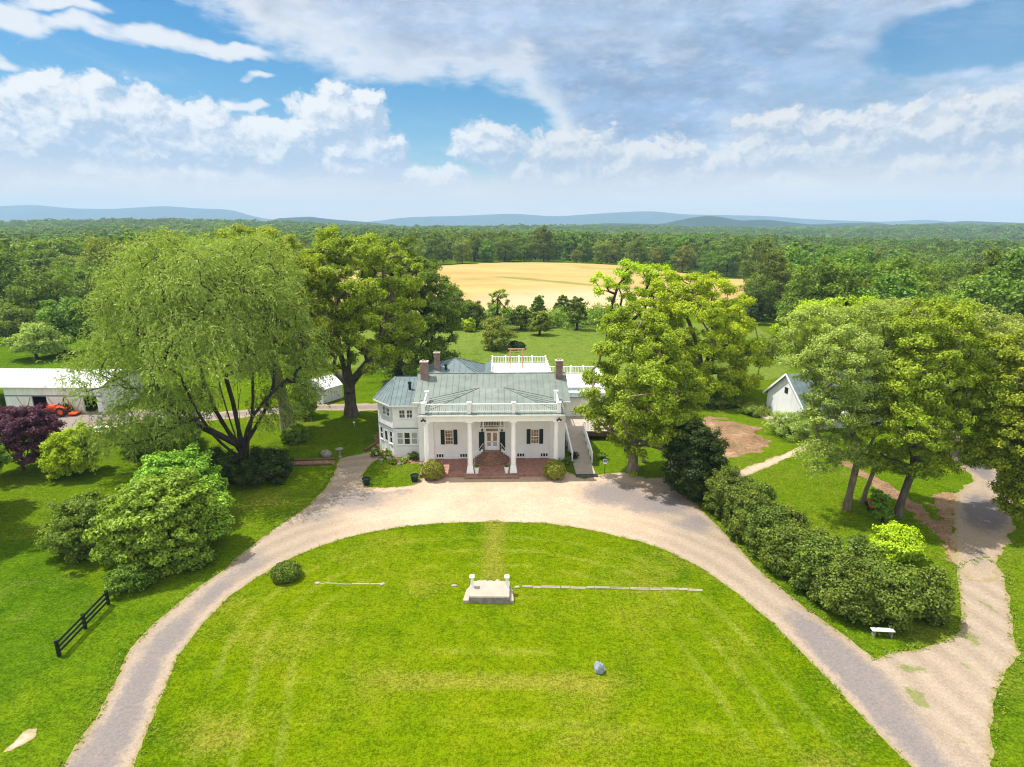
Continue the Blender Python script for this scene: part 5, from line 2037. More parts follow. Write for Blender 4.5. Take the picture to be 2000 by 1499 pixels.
m.bar((10.9, 13.5, 1.0), (10.9, 16.0, 4.1), .06, .25)
m.bar((12.95, 13.5, 1.0), (12.95, 16.0, 4.1), .06, .25)
m.build('deck_stair', M['tan_wood'], house)

# ---- ramp and lower deck beside the house
ramp = thing('access_ramp', 'concrete wheelchair ramp with white board sides right of the house', 'ramp', HO, RZ)
m = MB()
X0, X1 = 8.0, 9.85
pr_ = [(.0, .03), (2.6, .06), (9.2, 1.0)]
for (ya, za), (yb, zb_) in zip(pr_[:-1], pr_[1:]):
    m.add([(X0, ya, -.2), (X1, ya, -.2), (X1, yb, -.2), (X0, yb, -.2), (X0, ya, za), (X1, ya, za), (X1, yb, zb_), (X0, yb, zb_)],
          [(0, 3, 2, 1), (4, 5, 6, 7), (0, 1, 5, 4), (2, 3, 7, 6), (0, 4, 7, 3), (1, 2, 6, 5)])
m.build('ramp_floor', M['concrete'], ramp)
for x, nm in ((X0 - .06, 0), (X1 + .06, 1)):
    m = MB()
    a, b = Vector((x, 2.7, .1)), Vector((x, 9.2, 1.0))
    for hgt, th in ((.25, .16), (.5, .16), (.75, .16), (.98, .08)):
        m.bar(a + Vector((0, 0, hgt)), b + Vector((0, 0, hgt)), .05 if hgt < .9 else .14, th)
    for k in range(5):
        p = a + (b - a) * k / 4
        m.box(x - .06, x + .06, p.y - .06, p.y + .06, -.1, p.z + .98)
    m.build('ramp_side', M['white'], ramp)
m = MB()
m.box(X0 - .1, X1 + .15, -.75, -.02, -.05, .02)
m.build('ramp_mat', M['black'], ramp)

deck = thing('lower_deck', 'white railed deck behind the ramp right of the house', 'deck', HO, RZ)
m = MB()
m.box(7.3, 13.4, 9.22, 14.55, .86, 1.0)
m.build('deck_floor', M['concrete'], deck)
m = MB()
m.box(9.95, 13.4, 9.15, 9.215, .45, .98)
for x in (7.5, 10.2, 13.2):
    m.box(x - .1, x + .1, 9.3, 9.5, -.2, .855)
m.build('deck_skirt', M['brown_wood'], deck)
balustrade(deck, [((10.0, 9.3, 1.0), (13.3, 9.3, 1.0)), ((13.3, 9.3, 1.0), (13.3, 14.4, 1.0))], 0, .98, [(10.0, 9.3, 1.0), (11.6, 9.3, 1.0), (13.3, 9.3, 1.0), (13.3, 11.8, 1.0), (13.3, 14.4, 1.0)], M['white'],
           post_w=.13, post_h=1.05, step=.17, bw=.022, rail=.05, name='deck_railing')

# ---- timber arch on the roof deck
x_, y_, z_ = hw(2.85, 18.4, 6.08)
arch = thing('wooden_arch', 'tan timber wedding arch standing on the white roof deck', 'arch', (x_, y_, z_), RZ)
for s in (-.75, .75):
    m = MB()
    m.box(s - .06, s + .06, -.06, .06, 0, 2.2)
    m.bar((s, 0, .02), (s, -.4, .02), .08, .05)
    m.bar((s, 0, .5), (s, -.35, .05), .05, .05)
    m.build('post', M['tan_wood'], arch)
m = MB()
m.box(-1.0, 1.0, -.05, .05, 2.2, 2.34)
m.box(-.85, .85, -.045, .045, 1.9, 1.97)
for k in range(8):
    x = -.62 + k * .177
    m.box(x - .015, x + .015, -.02, .02, 1.97, 2.2)
m.build('crossbeam', M['tan_wood'], arch)


# ------------------------------------------------------------------ small things round the house
def planter(name, label, c, r, h, mat, plant, seed):
    root = thing(name, label, 'planter', c)
    m = MB()
    m.lathe([(r * .72, 0), (r * .95, h * .75), (r, h * .92), (r * 1.08, h * .92), (r * 1.08, h), (r * .92, h), (r * .88, h * .86), (.01, h * .86)], n=20)
    m.build('pot', mat, root, smooth=False)
    m = MB()
    m.lathe([(r * .86, h * .8), (r * .8, h * .88), (.01, h * .9)], n=16)
    m.build('soil', M['dark'], root)
    if plant:
        rng = np.random.default_rng(seed)
        n = 260
        d = unit(rng.normal(size=(n, 3)))
        d[:, 2] = np.abs(d[:, 2])
        p = d * rng.uniform(.2, 1, n)[:, None] * np.array([r * 1.1, r * 1.1, plant]) + np.array([0, 0, h])
        leaf_object('plant', leaf_arrays(p, unit(d + rng.normal(size=(n, 3)) * .5), np.full(n, .12), np.full(n, .07), rng), rng.uniform(.2, .9, n), M['lf_oak'], root)
    return root


planter('white_planter', 'white tapered planter beside the left inner porch column', hw(-1.42, -.22, .30), .22, .62, M['white'], .18, 1)
planter('white_planter', 'white tapered planter beside the right inner porch column', hw(1.38, -.22, .30), .22, .62, M['white'], .18, 2)
cx_, cy2 = g(745, 942)
planter('black_pot', 'black glazed pot on the grass right next to the left round bush', g(810, 940) + (0,), .38, .62, M['pot'], 0, 3)
planter('black_pot', 'black glazed pot alone at the tip of the small grass patch', g(716, 947) + (0,), .36, .62, M['pot'], 0, 4)

# flower bed plants and stones beside the bay wing
bp_ = [(770, 905, .35, .5, 'lf_maple', 'small leafy plant at the left end of the bed below the bay window'), (808, 898, .45, .9, 'lf_oak', 'upright dark plant in the bed below the bay window'), (790, 903, .4, .55, 'lf_pale', 'pale tufted plant in the middle of the bed below the bay window'),
       (735, 892, .5, .9, 'lf_oak', 'rose bush by the side door of the bay wing'), (755, 893, .5, .85, 'lf_maple', 'leafy plant below the canted bay wall'), (1110, 905, .5, .7, 'lf_oak', 'dark shrublet between the porch and the ramp'),
       (1178, 897, .45, .7, 'lf_oak', 'small dark plant at the foot of the right ramp side'), (1118, 898, .45, .8, 'lf_ever', 'evergreen shrublet at the foot of the left ramp side')]
for k, (u, v, r, h, mt, lab) in enumerate(bp_):
    c = g(u, v)
    shrub('bed_plant', lab, c, r, h, M[mt], 500 + k, n_clumps=14, n_per=40, rc=.2, L=.16, W=.1, cat='plant')
for k, (u, v, r, lab) in enumerate([(760, 897, .35, 'largest pale rock in the bed by the bay wing'), (745, 900, .25, 'small rock at the corner of the bed by the bay wing'), (780, 908, .22, 'flat edging rock in front of the bay window bed'), (822, 908, .22, 'edging rock beside the left porch column'),
                                    (637, 890, .62, 'round grey boulder on the lawn near the stone birdbath'), (730, 880, .3, 'rock at the foot of the side path')]):
    c = g(u, v)
    m = MB()
    m.rock((0, 0, r * .25), r, 30 + k)
    o = m.build('rock', M['stone'], smooth=True)
    o.location = (c[0], c[1], 0)
    tag(o, lab, 'rock')
c = g(664, 893)
bb = thing('birdbath', 'stone birdbath with wide bowl beside the round grey boulder', 'birdbath', (c[0], c[1], 0))
m = MB()
m.lathe([(.22, -.05), (.22, .08), (.10, .16), (.085, .6), (.13, .72)], n=16)
m.build('pedestal', M['stone'], bb)
m = MB()
m.lathe([(.12, .72), (.36, .82), (.40, .9), (.36, .9), (.28, .83), (.01, .80)], n=20)
m.build('bowl', M['stone'], bb)
c = g(692, 833)
m = MB()
m.tube((0, 0, -.1), (0, 0, .35), .02)
m.lathe([(.02, .35), (.13, .42), (.15, .52), (.12, .55), (.02, .58)], n=12)
o = m.build('garden_lamp', M['white'])
o.location = (c[0], c[1], 0)
tag(o, 'small white garden light on the lawn near the three-stemmed maple', 'lamp')
# log edging, low stone walls
def log(name, label, cat, a, b, r, mat, z=0.0):
    m = MB()
    m.tube((a[0], a[1], z + r * .7), (b[0], b[1], z + r * .7), r, r * .9, 9)
    o = m.build(name, mat, smooth=False)
    return tag(o, label, cat)


log('timber_edging', 'dark timber edging along the bed near the birdbath, back one', 'edging', g(560, 901), g(655, 898), .12, M['brown_wood'])
log('timber_edging', 'dark timber edging along the bed near the birdbath, front one', 'edging', g(555, 911), g(648, 908), .12, M['brown_wood'])
log('timber_edging', 'dark sloping timber beside the path at the bay wing', 'edging', g(712, 882), g(742, 862), .16, M['brown_wood'])
STRIP = P2([(556, 901), (655, 899), (652, 909), (552, 911)])
o = sheet('mulch_bed', pgs(STRIP), (-25, -16, 52, 60), .2, .012, M['soil'], jit=.1)
tag(o, kind='structure')

# disabled parking sign
c = g(1181, 927)
sg = thing('parking_sign', 'blue and white wheelchair parking sign on a thin black post', 'sign', (c[0], c[1], 0))
m = MB()
m.tube((0, 0, -.1), (0, 0, 1.55), .03, .03, 8)
m.build('post', M['black'], sg)
m = MB()
m.box(-.17, .17, -.05, -.032, 1.08, 1.56)
bd = m.build('sign_board', M['white'], sg)
m = MB()
m.box(-.13, .13, -.056, -.051, 1.24, 1.52)
m.build('sign_panel', M['bluesign'], bd)
m = MB()
q0 = -.0605
m.tube((-.02, q0, 1.47), (-.02, q0 + .003, 1.47), .022, .022, 10)
m.bar((-.02, q0, 1.45), (-.01, q0, 1.365), .022, .004, Vector((0, 1, 0)))
m.bar((-.015, q0, 1.41), (.035, q0, 1.41), .016, .004, Vector((0, 1, 0)))
m.bar((-.01, q0, 1.37), (.035, q0, 1.365), .018, .004, Vector((0, 1, 0)))
m.bar((.035, q0, 1.365), (.06, q0, 1.295), .018, .004, Vector((0, 1, 0)))
for k in range(12):
    a, b = math.radians(150 + 18 * k), math.radians(150 + 18 * (k + 1))
    m.bar((-.01 + .06 * math.cos(a), q0, 1.335 + .06 * math.sin(a)), (-.01 + .06 * math.cos(b), q0, 1.335 + .06 * math.sin(b)), .014, .004, Vector((0, 1, 0)))
m.build('wheelchair_symbol', M['trim'], bd)

# kettle grill beside the maple
c = g(1224, 893)
gr = thing('barbecue_grill', 'black barbecue grill behind the trunk of the bare-trunked maple', 'grill', (c[0], c[1], 0), .3)
m = MB()
m.lathe([(.05, .55), (.28, .62), (.34, .78), (.34, .80)], n=16)
m.build('bowl', M['black'], gr)
m = MB()
m.lathe([(.35, .805), (.33, .92), (.2, 1.04), (.03, 1.08)], n=16)
m.build('lid', M['black'], gr)
for k in range(3):
    a = k * 2.094
    m = MB()
    m.tube((.2 * math.cos(a), .2 * math.sin(a), .66), (.36 * math.cos(a), .36 * math.sin(a), 0), .02, .02, 6)
    m.build('leg', M['black'], gr)
c = g(1236, 929)
shrub('bed_plant', 'yellow-green clump at the foot of the bare-trunked maple', c, .35, .35, M['lf_lime'], 520, n_clumps=10, n_per=40, rc=.16, L=.12, W=.08, cat='plant')
for k, (u, v, lab) in enumerate([(1316, 920, 'pale rock on the grass between the maple and the black evergreen'), (1258, 903, 'dark low stone behind the bare-trunked maple')]):
    c = g(u, v)
    m = MB()
    m.rock((0, 0, .12), .25, 60 + k)
    o = m.build('rock', M['stone' if k else 'concrete'], smooth=True)
    o.location = (c[0], c[1], 0)
    tag(o, lab, 'rock')

# ------------------------------------------------------------------ lawn: mounting platform, stone lines, boulder
pl = thing('stone_platform', 'low pale stone platform with two square posts in the middle of the lawn', 'platform', (-1.45, 33.2, 0), rad(-.6))
m = MB()
m.box(-1.25, 1.30, -.62, 1.05, -.1, .50)
m.build('platform_block', M['concrete'], pl, bevel=.03)
m = MB()
for k in range(3):
    m.box(-1.24 + .85 * k, -1.24 + .85 * k + .84, -.66, -.605, -.1, .43)
m.build('front_stone', M['stone'], pl, bevel=.01)
m = MB()
m.prism([(-1.62, -.64), (-1.252, -.64), (-1.252, .9), (-1.30, 1.0), (-1.5, .5)], -.1, .22)
m.prism([(1.302, -.6), (1.58, -.6), (1.5, .5), (1.36, .9), (1.302, .9)], -.1, .20)
m.build('side_stone', M['concrete'], pl, bevel=.03)
m = MB()
for k in range(6):
    m.rock((-.6 + .28 * k, 1.08 + .06 * math.sin(k * 2), .36), .2 + .03 * math.cos(k * 3), 80 + k, (1.1, .8, .75))
m.build('back_stone', M['concrete'], pl, smooth=True)
for x in (-1.1, 1.13):
    m = MB()
    m.box(x - .13, x + .13, .28, .54, .50, .56)
    m.box(x - .09, x + .09, .32, .50, .56, 1.18)
    m.box(x - .13, x + .13, .28, .54, 1.18, 1.24)
    m.prism([(x - .17, .24), (x + .17, .24), (x + .17, .58), (x - .17, .58)], 1.24, 1.32, [(x - .12, .29), (x + .12, .29), (x + .12, .53), (x - .12, .53)])
    m.build('post', M['white'], pl, bevel=.008)


def stone_line(label, a, b, seed, double=False):
    rr = random.Random(seed)
    a, b = Vector((*a, 0)), Vector((*b, 0))
    d = (b - a)
    L = d.length
    d.normalize()
    n = Vector((-d.y, d.x, 0))
    m = MB()
    t = 0
    while t < L:
        ln = rr.uniform(.5, 1.3)
        if double or rr.random() > .08:
            o_ = n * rr.uniform(-.05, .05)
            w = rr.uniform(.05, .09)
            for sgn in ((-.06, .06) if double else (0,)):
                p, q_ = a + d * t + o_ + n * sgn, a + d * min(L, t + ln * .96) + o_ + n * (sgn + rr.uniform(-.03, .03))
                m.bar(p + Vector((0, 0, .0)), q_, w, .09)
        t += ln
    o = m.build('stone_edging', M['concrete'], bevel=.02)
    tag(o, label, 'edging')


stone_line('long line of flush edging stones right of the platform on the lawn', g(1020, 1146), g(1372, 1153), 3, True)
stone_line('short broken line of edging stones left of the platform on the lawn', g(615, 1140), g(752, 1142), 4)
for k, (u, v, lab) in enumerate([(887, 1145, 'small white stone in the grass just left of the platform'), (1010, 1148, 'small white stone in the grass just right of the platform'), (620, 1140, 'end stone of the short edging line'), (747, 1142, 'stone at the platform end of the short edging line')]):
    c = g(u, v)
    m = MB()
    m.rock((0, 0, .03), .16, 90 + k, (1.2, .8, .5))
    o = m.build('rock', M['concrete'], smooth=True)
    o.location = (c[0], c[1], 0)
    tag(o, lab, 'rock')
c = g(1169, 1313)
m = MB()
m.rock((0, 0, .26), .34, 17, (.75, .7, 1.05))
m.rock((.06, .05, .12), .30, 18, (.9, .9, .6))
o = m.build('boulder', M['boulder'], smooth=False)
o.location = (c[0], c[1], 0)
tag(o, 'blue-grey upright boulder standing alone on the mown lawn', 'boulder')

# ---- bench by the hedge
c = g(1722, 1243)
bn = thing('plank_bench', 'backless white plank bench on the grass in front of the hedge', 'bench', (c[0], c[1], 0), rad(-4))
m = MB()
m.box(-.62, .62, -.16, .16, .40, .45)
m.build('seat', M['white'], bn, bevel=.008)
for s in (-.48, .48):
    m = MB()
    m.box(s - .04, s + .04, -.13, .13, 0, .398)
    m.build('leg', M['stone'], bn)

# ---- black paddock fence
fa, fb = g(116, 1282), g(212, 1181)
fn = thing('paddock_fence', 'black three-rail timber fence section at the left of the drive', 'fence', (fa[0], fa[1], 0))
dv = Vector((fb[0] - fa[0], fb[1] - fa[1], 0))
for k in range(3):
    p = dv * k / 2
    m = MB()
    m.box(p.x - .07, p.x + .07, p.y - .07, p.y + .07, -.2, 1.02)
    m.build('post', M['black'], fn)
for z in (.34, .63, .93):
    m = MB()
    m.bar(Vector((.09, 0, z)), dv + Vector((.09, 0, z)), .035, .14)
    m.build('rail', M['black'], fn)

# ------------------------------------------------------------------ barn on the left with tractor
bz = thing('long_barn', 'long low white barn with tin roof and braced doors behind the tractor', 'barn', (-63.6, 72.0, 0), rad(-1.0))
m = MB()
m.box(0, .15, .002, 8, -.2, 3.3)
m.box(12.1, 12.25, .002, 8, -.2, 3.3)
m.box(0, 12.25, 8, 8.15, -.2, 3.3)
for a, b in ((.0, 3.4), (5.25, 9.9), (11.6, 12.25)):
    m.box(a, b, -.15, 0, -.2, 2.1)
m.box(0, 12.25, -.15, 0, 2.1, 3.3)
m.build('wall', M['barn_white'], bz)
m = MB()
m.box(.2, 12.05, 3.0, 3.05, -.1, 3.2)
m.build('dark_stall', M['dark'], bz)
m = MB()
m.slab([(-14, -.55, 3.38), (12.6, -.55, 3.38), (12.6, 4.1, 4.62), (-14, 4.1, 4.62)], .06)
m.slab([(-14, 4.1, 4.62), (12.6, 4.1, 4.62), (12.6, 8.7, 3.38), (-14, 8.7, 3.38)], .06)
for k in range(66):
    x = -13.9 + k * .405
    m.bar((x, -.56, 3.385), (x, 4.1, 4.625), .09, .05)
m.build('roof', M['tin'], bz)
m = MB()
for a, b in ((1.5, 3.3), (5.4, 7.6), (7.7, 9.8)):
    c_ = (a + b) / 2
    m.bar((a + .05, -.17, 2.0), (c_, -.17, .1), .035, .10, Vector((0, 1, 0)))
    m.bar((b - .05, -.17, 2.0), (c_, -.17, .1), .035, .10, Vector((0, 1, 0)))
m.build('door_brace', M['tan_wood'], bz)
m = MB()
m.box(-.05, 12.3, -.185, -.155, 2.1, 2.26)
m.build('door_track', M['grey_trim'], bz)
for x in (-13.5, -9, -4.5):
    m = MB()
    m.box(x - .1, x + .1, -.1, .1, -.2, 3.3)
    m.build('post', M['brown_wood'], bz)

c = g(118, 810)
tr = thing('orange_tractor', 'orange compact tractor with front loader parked before the barn doors', 'tractor', (c[0], c[1] - .3, 0), rad(184))
# local x forward
m = MB()
m.prism([(-.5, -.32), (1.25, -.28), (1.25, .28), (-.5, .32)], .62, 1.12)
m.prism([(.1, -.30), (1.22, -.27), (1.22, .27), (.1, .30)], 1.12, 1.34, [(.15, -.22), (1.0, -.2), (1.0, .2), (.15, .22)])
m.build('hood', M['orange'], tr, bevel=.04)
m = MB()
m.box(-.9, .2, -.28, .28, .45, .618)
m.box(-1.1, -.5, -.3, .3, .62, .9)
m.build('chassis', M['black'], tr)
for s in (-1, 1):
    m = MB()
    pts_ = [(-1.35, .75), (-1.2, 1.15), (-.8, 1.28), (-.35, 1.1), (-.2, .8)]
    for (a0, z0), (a1, z1) in zip(pts_[:-1], pts_[1:]):
        m.bar((a0, s * .62, z0), (a1, s * .62, z1), .36, .04, Vector((0, 0, 1)))
    m.build('fender', M['orange'], tr)
def wheel(x, y, r, w):
    m = MB()
    prof = [(r * .55, -w / 2), (r * .92, -w / 2), (r, -w * .3), (r, w * .3), (r * .92, w / 2), (r * .55, w / 2)]
    vs, fs, n = [], [], 20
    for pr, pw in prof:
        for k in range(n):
            a = 2 * math.pi * k / n
            vs.append((x + pr * math.cos(a), y + pw, r + pr * math.sin(a)))
    for i in range(len(prof)):
        for k in range(n):
            j = (i + 1) % len(prof)
            fs.append((i * n + k, i * n + (k + 1) % n, j * n + (k + 1) % n, j * n + k))
    m.add(vs, fs)
    w_ = m.build('wheel', M['rubber'], tr)
    m = MB()
    m.tube((x, y - w * .35, r), (x, y + w * .35, r), r * .56, r * .56, 16)
    m.build('rim', M['orange'], w_)
for s in (-1, 1):
    wheel(-.78, s * .66, .62, .36)
    wheel(.95, s * .55, .40, .24)
m = MB()
m.box(-.95, -.5, -.25, .25, .95, 1.08)
m.box(-1.05, -.93, -.25, .25, 1.08, 1.5)
m.build('seat', M['black'], tr, bevel=.03)
m = MB()
for s in (-.38, .38):
    m.bar((-1.15, s, .8), (-1.2, s, 2.25), .07)
m.bar((-1.2, -.38, 2.25), (-1.2, .38, 2.25), .07)
m.build('roll_bar', M['black'], tr)
m = MB()
m.tube((-.2, 0, 1.1), (-.38, 0, 1.4), .03)
m.tube((-.36, 0, 1.37), (-.40, 0, 1.43), .19, .19, 14)
m.build('steering_wheel', M['black'], tr)
m = MB()
for s in (-.48, .48):
    m.bar((-.1, s, 1.25), (1.35, s, .95), .09, .14)
    m.bar((1.35, s, .95), (1.85, s, .4), .09, .12)
    m.bar((-.1, s, .6), (-.1, s, 1.3), .09, .12)
ld = m.build('loader_arm', M['orange'], tr)
m = MB()
m.slab([(1.85, -.75, .62), (1.85, .75, .62), (1.9, .75, .12), (1.9, -.75, .12)], .05)
m.box(1.9, 2.45, -.75, .75, .08, .13)
m.box(1.88, 2.35, -.76, -.72, .08, .5)
m.box(1.88, 2.35, .72, .76, .08, .5)
m.build('bucket', M['orange'], ld)
m = MB()
m.bar((-1.1, -.3, .5), (-1.7, -.3, .35), .08)
m.bar((-1.1, .3, .5), (-1.7, .3, .35), .08)
m.box(-2.5, -1.6, -.7, .7, .22, .4)
m.build('mower_deck', M['orange'], tr, bevel=.03)

# ---- white picnic table under the willow
c = g(205, 846)
pt = thing('picnic_table', 'white picnic table half hidden under the drooping willow', 'table', (c[0], c[1], 0), rad(6))
m = MB()
for k in range(5):
    m.box(-.95, .95, -.4 + k * .162, -.4 + k * .162 + .145, .72, .76)
m.build('tabletop', M['white'], pt)
for s in (-1, 1):
    m = MB()
    m.box(-.95, .95, s * .72 - .13, s * .72 + .13, .42, .46)
    m.build('bench_seat', M['white'], pt)
    m = MB()
    m.bar((s * .7, -.3, .718), (s * .7, -.7, 0), .05, .09)
    m.bar((s * .7, .3, .718), (s * .7, .7, 0), .05, .09)
    m.box(s * .7 + .03, s * .7 + .07, -.8, .8, .36, .418)
    m.build('leg', M['white'], pt)

# ---- small white shed left of the three-stemmed maple
sh = thing('white_shed', 'small white clapboard shed beyond the farm track', 'shed', g(612, 785) + (0,), rad(-32))
m = MB()
m.prism([(-1.9, 0), (1.9, 0), (1.9, 3.4), (-1.9, 3.4)], -.2, 2.0)
m.add([(-1.9, 0, 2), (1.9, 0, 2), (0, 0, 3.0), (-1.9, 3.4, 2), (1.9, 3.4, 2), (0, 3.4, 3.0)], [(0, 1, 2), (3, 5, 4), (0, 2, 5, 3), (1, 4, 5, 2)])
m.build('wall', M['barn_white'], sh)
m = MB()
m.slab([(-2.1, -.2, 1.93), (0, -.2, 3.08), (0, 3.6, 3.08), (-2.1, 3.6, 1.93)], .06)
m.slab([(0, -.2, 3.08), (2.1, -.2, 1.93), (2.1, 3.6, 1.93), (0, 3.6, 3.08)], .06)
m.build('roof', M['tin'], sh)
m = MB()
m.box(-.55, .55, -.06, -.003, -.1, 1.8)
m.build('door', M['brown_wood'], sh)
wt = thing('white_cart', 'white flat-sided trailer leaning beside the small white shed', 'trailer', g(640, 778) + (0,), rad(24))
m = MB()
m.box(-1.3, 1.3, -.05, .05, .25, 1.15)
m.box(-1.3, 1.3, .052, 1.2, .25, .35)
m.build('body', M['barn_white'], wt)
for s in (-1, 1):
    m = MB()
    m.tube((s * .8, -.02, .3), (s * .8, .12, .3), .3, .3, 14)
    m.build('wheel', M['rubber'], wt)

# ---- white barn on the right
wb = thing('white_barn', 'white gabled barn with grey roof half hidden by the feathery tree', 'barn', (33.3, 64.9, 0), rad(11))
GL, BL2 = 7.0, 11.0
m = MB()
m.box(0, BL2, 0, GL, -.2, 2.85)
m.add([(0, 0, 2.85), (0, GL, 2.85), (0, GL / 2, 5.75), (BL2, 0, 2.85), (BL2, GL, 2.85), (BL2, GL / 2, 5.75)], [(0, 2, 1), (3, 4, 5), (0, 3, 5, 2), (1, 2, 5, 4)])
m.build('wall', M['barn_white'], wb)
m = MB()
m.slab([(-.35, -.45, 2.55), (BL2 + .3, -.45, 2.55), (BL2 + .3, GL / 2, 5.9), (-.35, GL / 2, 5.9)], .12)
m.slab([(-.35, GL / 2, 5.9), (BL2 + .3, GL / 2, 5.9), (BL2 + .3, GL + .45, 2.55), (-.35, GL + .45, 2.55)], .12)
seams(m, (-.35, -.45, 2.55), (BL2 + .3, -.45, 2.55), (-.35, GL / 2, 5.9), (BL2 + .3, GL / 2, 5.9), 18)
m.build('roof', M['roof_dark'], wb)
m = MB()
m.bar((-.37, -.45, 2.5), (-.37, GL / 2, 5.85), .04, .22)
m.bar((-.37, GL + .45, 2.5), (-.37, GL / 2, 5.85), .04, .22)
m.build('barge_board', M['trim'], wb)
m = MB()
m.box(-.04, -.003, GL / 2 - .3, GL / 2 + .3, 3.5, 4.2)
m.build('window', M['dark'], wb)
m = MB()
m.box(-1.8, -.01, 1.0, 6.2, -.1, .22)
m.build('porch_slab', M['concrete'], wb)
m = MB()
m.box(3.0, 4.6, -1.4, -.002, 1.4, 2.3)
m.build('dormer', M['barn_white'], wb)

# ---- ride-on mower under the right trees
c = g(1702, 993)
mo = thing('ride_on_mower', 'small orange ride-on mower parked in shade between the two right trunks', 'mower', (c[0], c[1], 0), rad(70))
m = MB()
m.box(-.1, .7, -.24, .24, .25, .62)
m.box(-.6, -.1, -.3, .3, .25, .45)
m.build('body', M['orange'], mo, bevel=.05)
m = MB()
m.box(-.5, -.12, -.2, .2, .45, .55)
m.box(-.58, -.48, -.2, .2, .55, .95)
m.build('seat', M['black'], mo, bevel=.03)
for x, y, r in ((.55, -.3, .17), (.55, .3, .17), (-.4, -.34, .24), (-.4, .34, .24)):
    m = MB()
    m.tube((x, y - .08, r), (x, y + .08, r), r, r, 14)
    m.build('wheel', M['rubber'], mo)
m = MB()
m.tube((.0, 0, .6), (-.15, 0, .95), .02)
m.tube((-.14, 0, .93), (-.17, 0, .97), .15, .15, 12)
m.build('steering_wheel', M['black'], mo)

# ---- pale dead branch over the side road
m = MB()
p0 = at(1995, 975, 41.5)
P_ = [at(2010, 960, 42), at(1995, 975, 41.5), at(1985, 1005, 41.2), at(1972, 1008, 41), at(1962, 1003, 41)]
for a, b, r in zip(P_[:-1], P_[1:], (.09, .08, .06, .04)):
    m.tube(a, b, r, r * .8, 7)
o = m.build('dead_branch', M['bark_pale'], bpy.data.objects['overhanging_tree'])
o.matrix_parent_inverse = bpy.data.objects['overhanging_tree'].matrix_world.inverted()
bpy.context.view_layer.update()
o.matrix_parent_inverse = bpy.data.objects['overhanging_tree'].matrix_world.inverted()

# ---- far buildings among the trees
c = gt(1712, 500)
fb_ = thing('far_house', 'tiny pale-roofed house among the far trees on the right', 'house', (c[0], c[1], float(height(*c))), .2)
m = MB()
m.box(-7, 7, -4, 4, -1, 9)
m.build('wall', M['barn_white'], fb_)
m = MB()
m.slab([(-7.4, -4.5, 9), (7.4, -4.5, 9), (7.4, 0, 12), (-7.4, 0, 12)], .2)
m.slab([(-7.4, 0, 12), (7.4, 0, 12), (7.4, 4.5, 9), (-7.4, 4.5, 9)], .2)
m.build('roof', M['tin'], fb_)

# ---- undergrowth along the meadow treeline
rngU = np.random.default_rng(9)
C_, T_ = [], []
for k in range(520):
    u = rngU.uniform(600, 1230)
    v = 632 + rngU.normal() * 6
    x_, y_ = gt(u, v)
    C_.append((x_, y_, float(height(x_, y_)) + rngU.uniform(.3, 2.6) + max(0, 1.2 * math.sin(u * .05) * math.sin(u * .017))))
LV, T = clump_leaves(np.array(C_), np.array([0, 150, 0]), 60, 1.6, .5, .36, rngU)
LV[:, 2] = np.maximum(LV[:, 2], .02)
o = leaf_object('scrub_undergrowth', LV, T, M['lf_wood_light'])
tag(o, 'tangled scrub along the far edge of the meadow', 'undergrowth', kind='stuff')
C_ = []
for k in range(420):
    u = rngU.uniform(1400, 2060) if k < 260 else rngU.uniform(-100, 480)
    v = (700 - (u - 1450) * .02 + rngU.normal() * 8) if k < 260 else 645 + rngU.normal() * 6
    x_, y_ = gt(u, v)
    C_.append((x_, y_, float(height(x_, y_)) + rngU.uniform(.4, 2.6)))
LV, T = clump_leaves(np.array(C_), np.array([0, 110, 0]), 60, 1.7, .5, .36, rngU)
o = leaf_object('wood_edge_undergrowth', LV, T, M['lf_wood'])
tag(o, 'low bushes and brambles along the edge of the woods', 'undergrowth', kind='stuff')

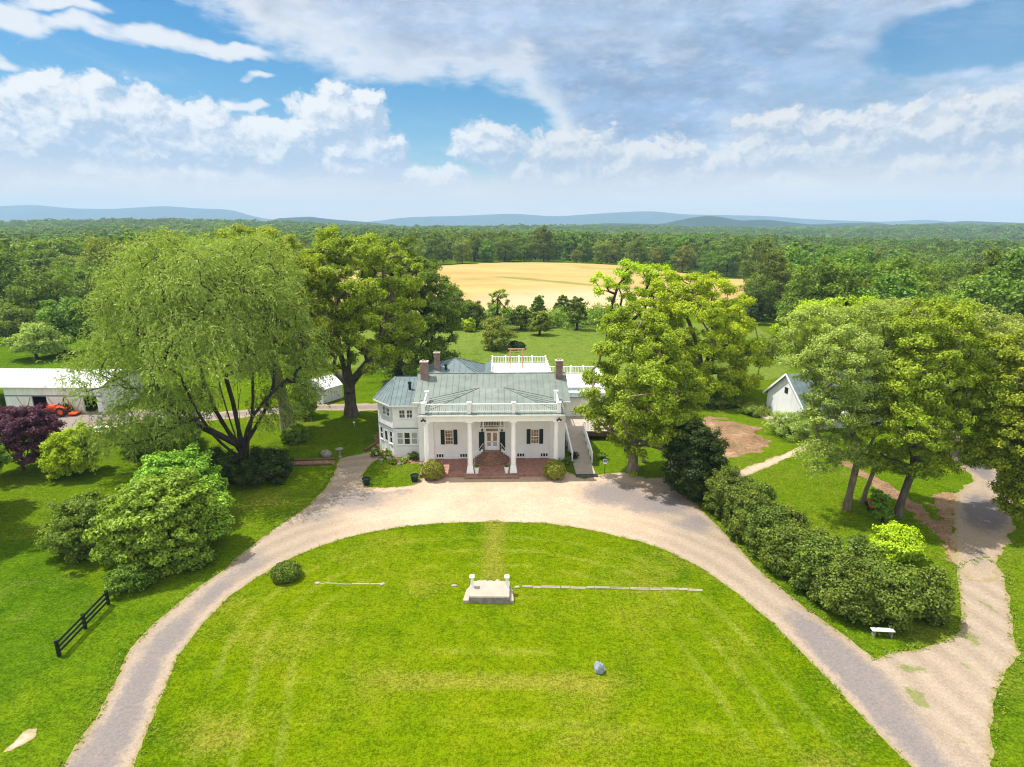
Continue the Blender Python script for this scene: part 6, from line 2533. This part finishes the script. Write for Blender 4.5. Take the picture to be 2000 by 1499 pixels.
# ---- grass tufts along the drive's edges and in the rough grass
rngG = np.random.default_rng(12)
n = 90000
gx_ = rngG.uniform(-34, 34, n)
gy_ = rngG.uniform(15, 62, n)
s1_ = poly_sd(gx_, gy_, LAWN)
s2_ = poly_sd(gx_, gy_, DRIVE_OUT)
s3_ = poly_sd(gx_, gy_, TALL)
ra = rngG.uniform(size=n)
keep = ((np.abs(s1_ - .08) < .16) & (ra < .45)) | ((np.abs(s2_ + .1) < .25) & (gy_ < 52) & (gy_ > 16) & (ra < .5))
gx_, gy_, s3_ = gx_[keep], gy_[keep], s3_[keep]
n = len(gx_)
per = 5
px_ = np.repeat(gx_, per) + rngG.normal(size=n * per) * .07
py_ = np.repeat(gy_, per) + rngG.normal(size=n * per) * .07
hh_ = np.where(np.repeat(s3_, per) > 0, rngG.uniform(.10, .26, n * per), rngG.uniform(.03, .09, n * per))
az_ = rngG.uniform(0, 6.28, n * per)
ca_, sa_ = np.cos(az_), np.sin(az_)
w_ = .035
ln_ = hh_ * rngG.uniform(.8, 1.8, n * per)
V = np.stack([np.stack([px_ - sa_ * w_, py_ + ca_ * w_, px_ * 0], 1), np.stack([px_ + sa_ * w_, py_ - ca_ * w_, px_ * 0], 1),
              np.stack([px_ + ca_ * ln_ + sa_ * w_ * .2, py_ + sa_ * ln_ - ca_ * w_ * .2, hh_], 1), np.stack([px_ + ca_ * ln_ - sa_ * w_ * .2, py_ + sa_ * ln_ + ca_ * w_ * .2, hh_], 1)], 1).reshape(-1, 3)
M['lf_grass'] = leaf_mat('grass_blades', (0.075, 0.135, 0.003), (0.170, 0.215, 0.012), (0.18, 0.25, 0.01))
o = leaf_object('grass_tufts', V, rngG.uniform(.1, .9, n * per), M['lf_grass'])
tag(o, 'uneven tufts of grass along the drive edges and in the rough grass', 'grass', kind='stuff')

# ------------------------------------------------------------------ haze
hm, hnt, hout = new_mat('haze_air')
pv = hnt.node('ShaderNodeVolumePrincipled')
pv.inputs['Color'].default_value = (0.48, 0.74, 1.0, 1)
pv.inputs['Density'].default_value = 1.7e-4
pv.inputs['Anisotropy'].default_value = 0.0
hnt.l.new(pv.outputs[0], hout.inputs['Volume'])
m = MB()
m.box(-9500, 9500, -700, 7900, -62, 282)
o = m.build('haze', hm)
tag(o, kind='stuff')
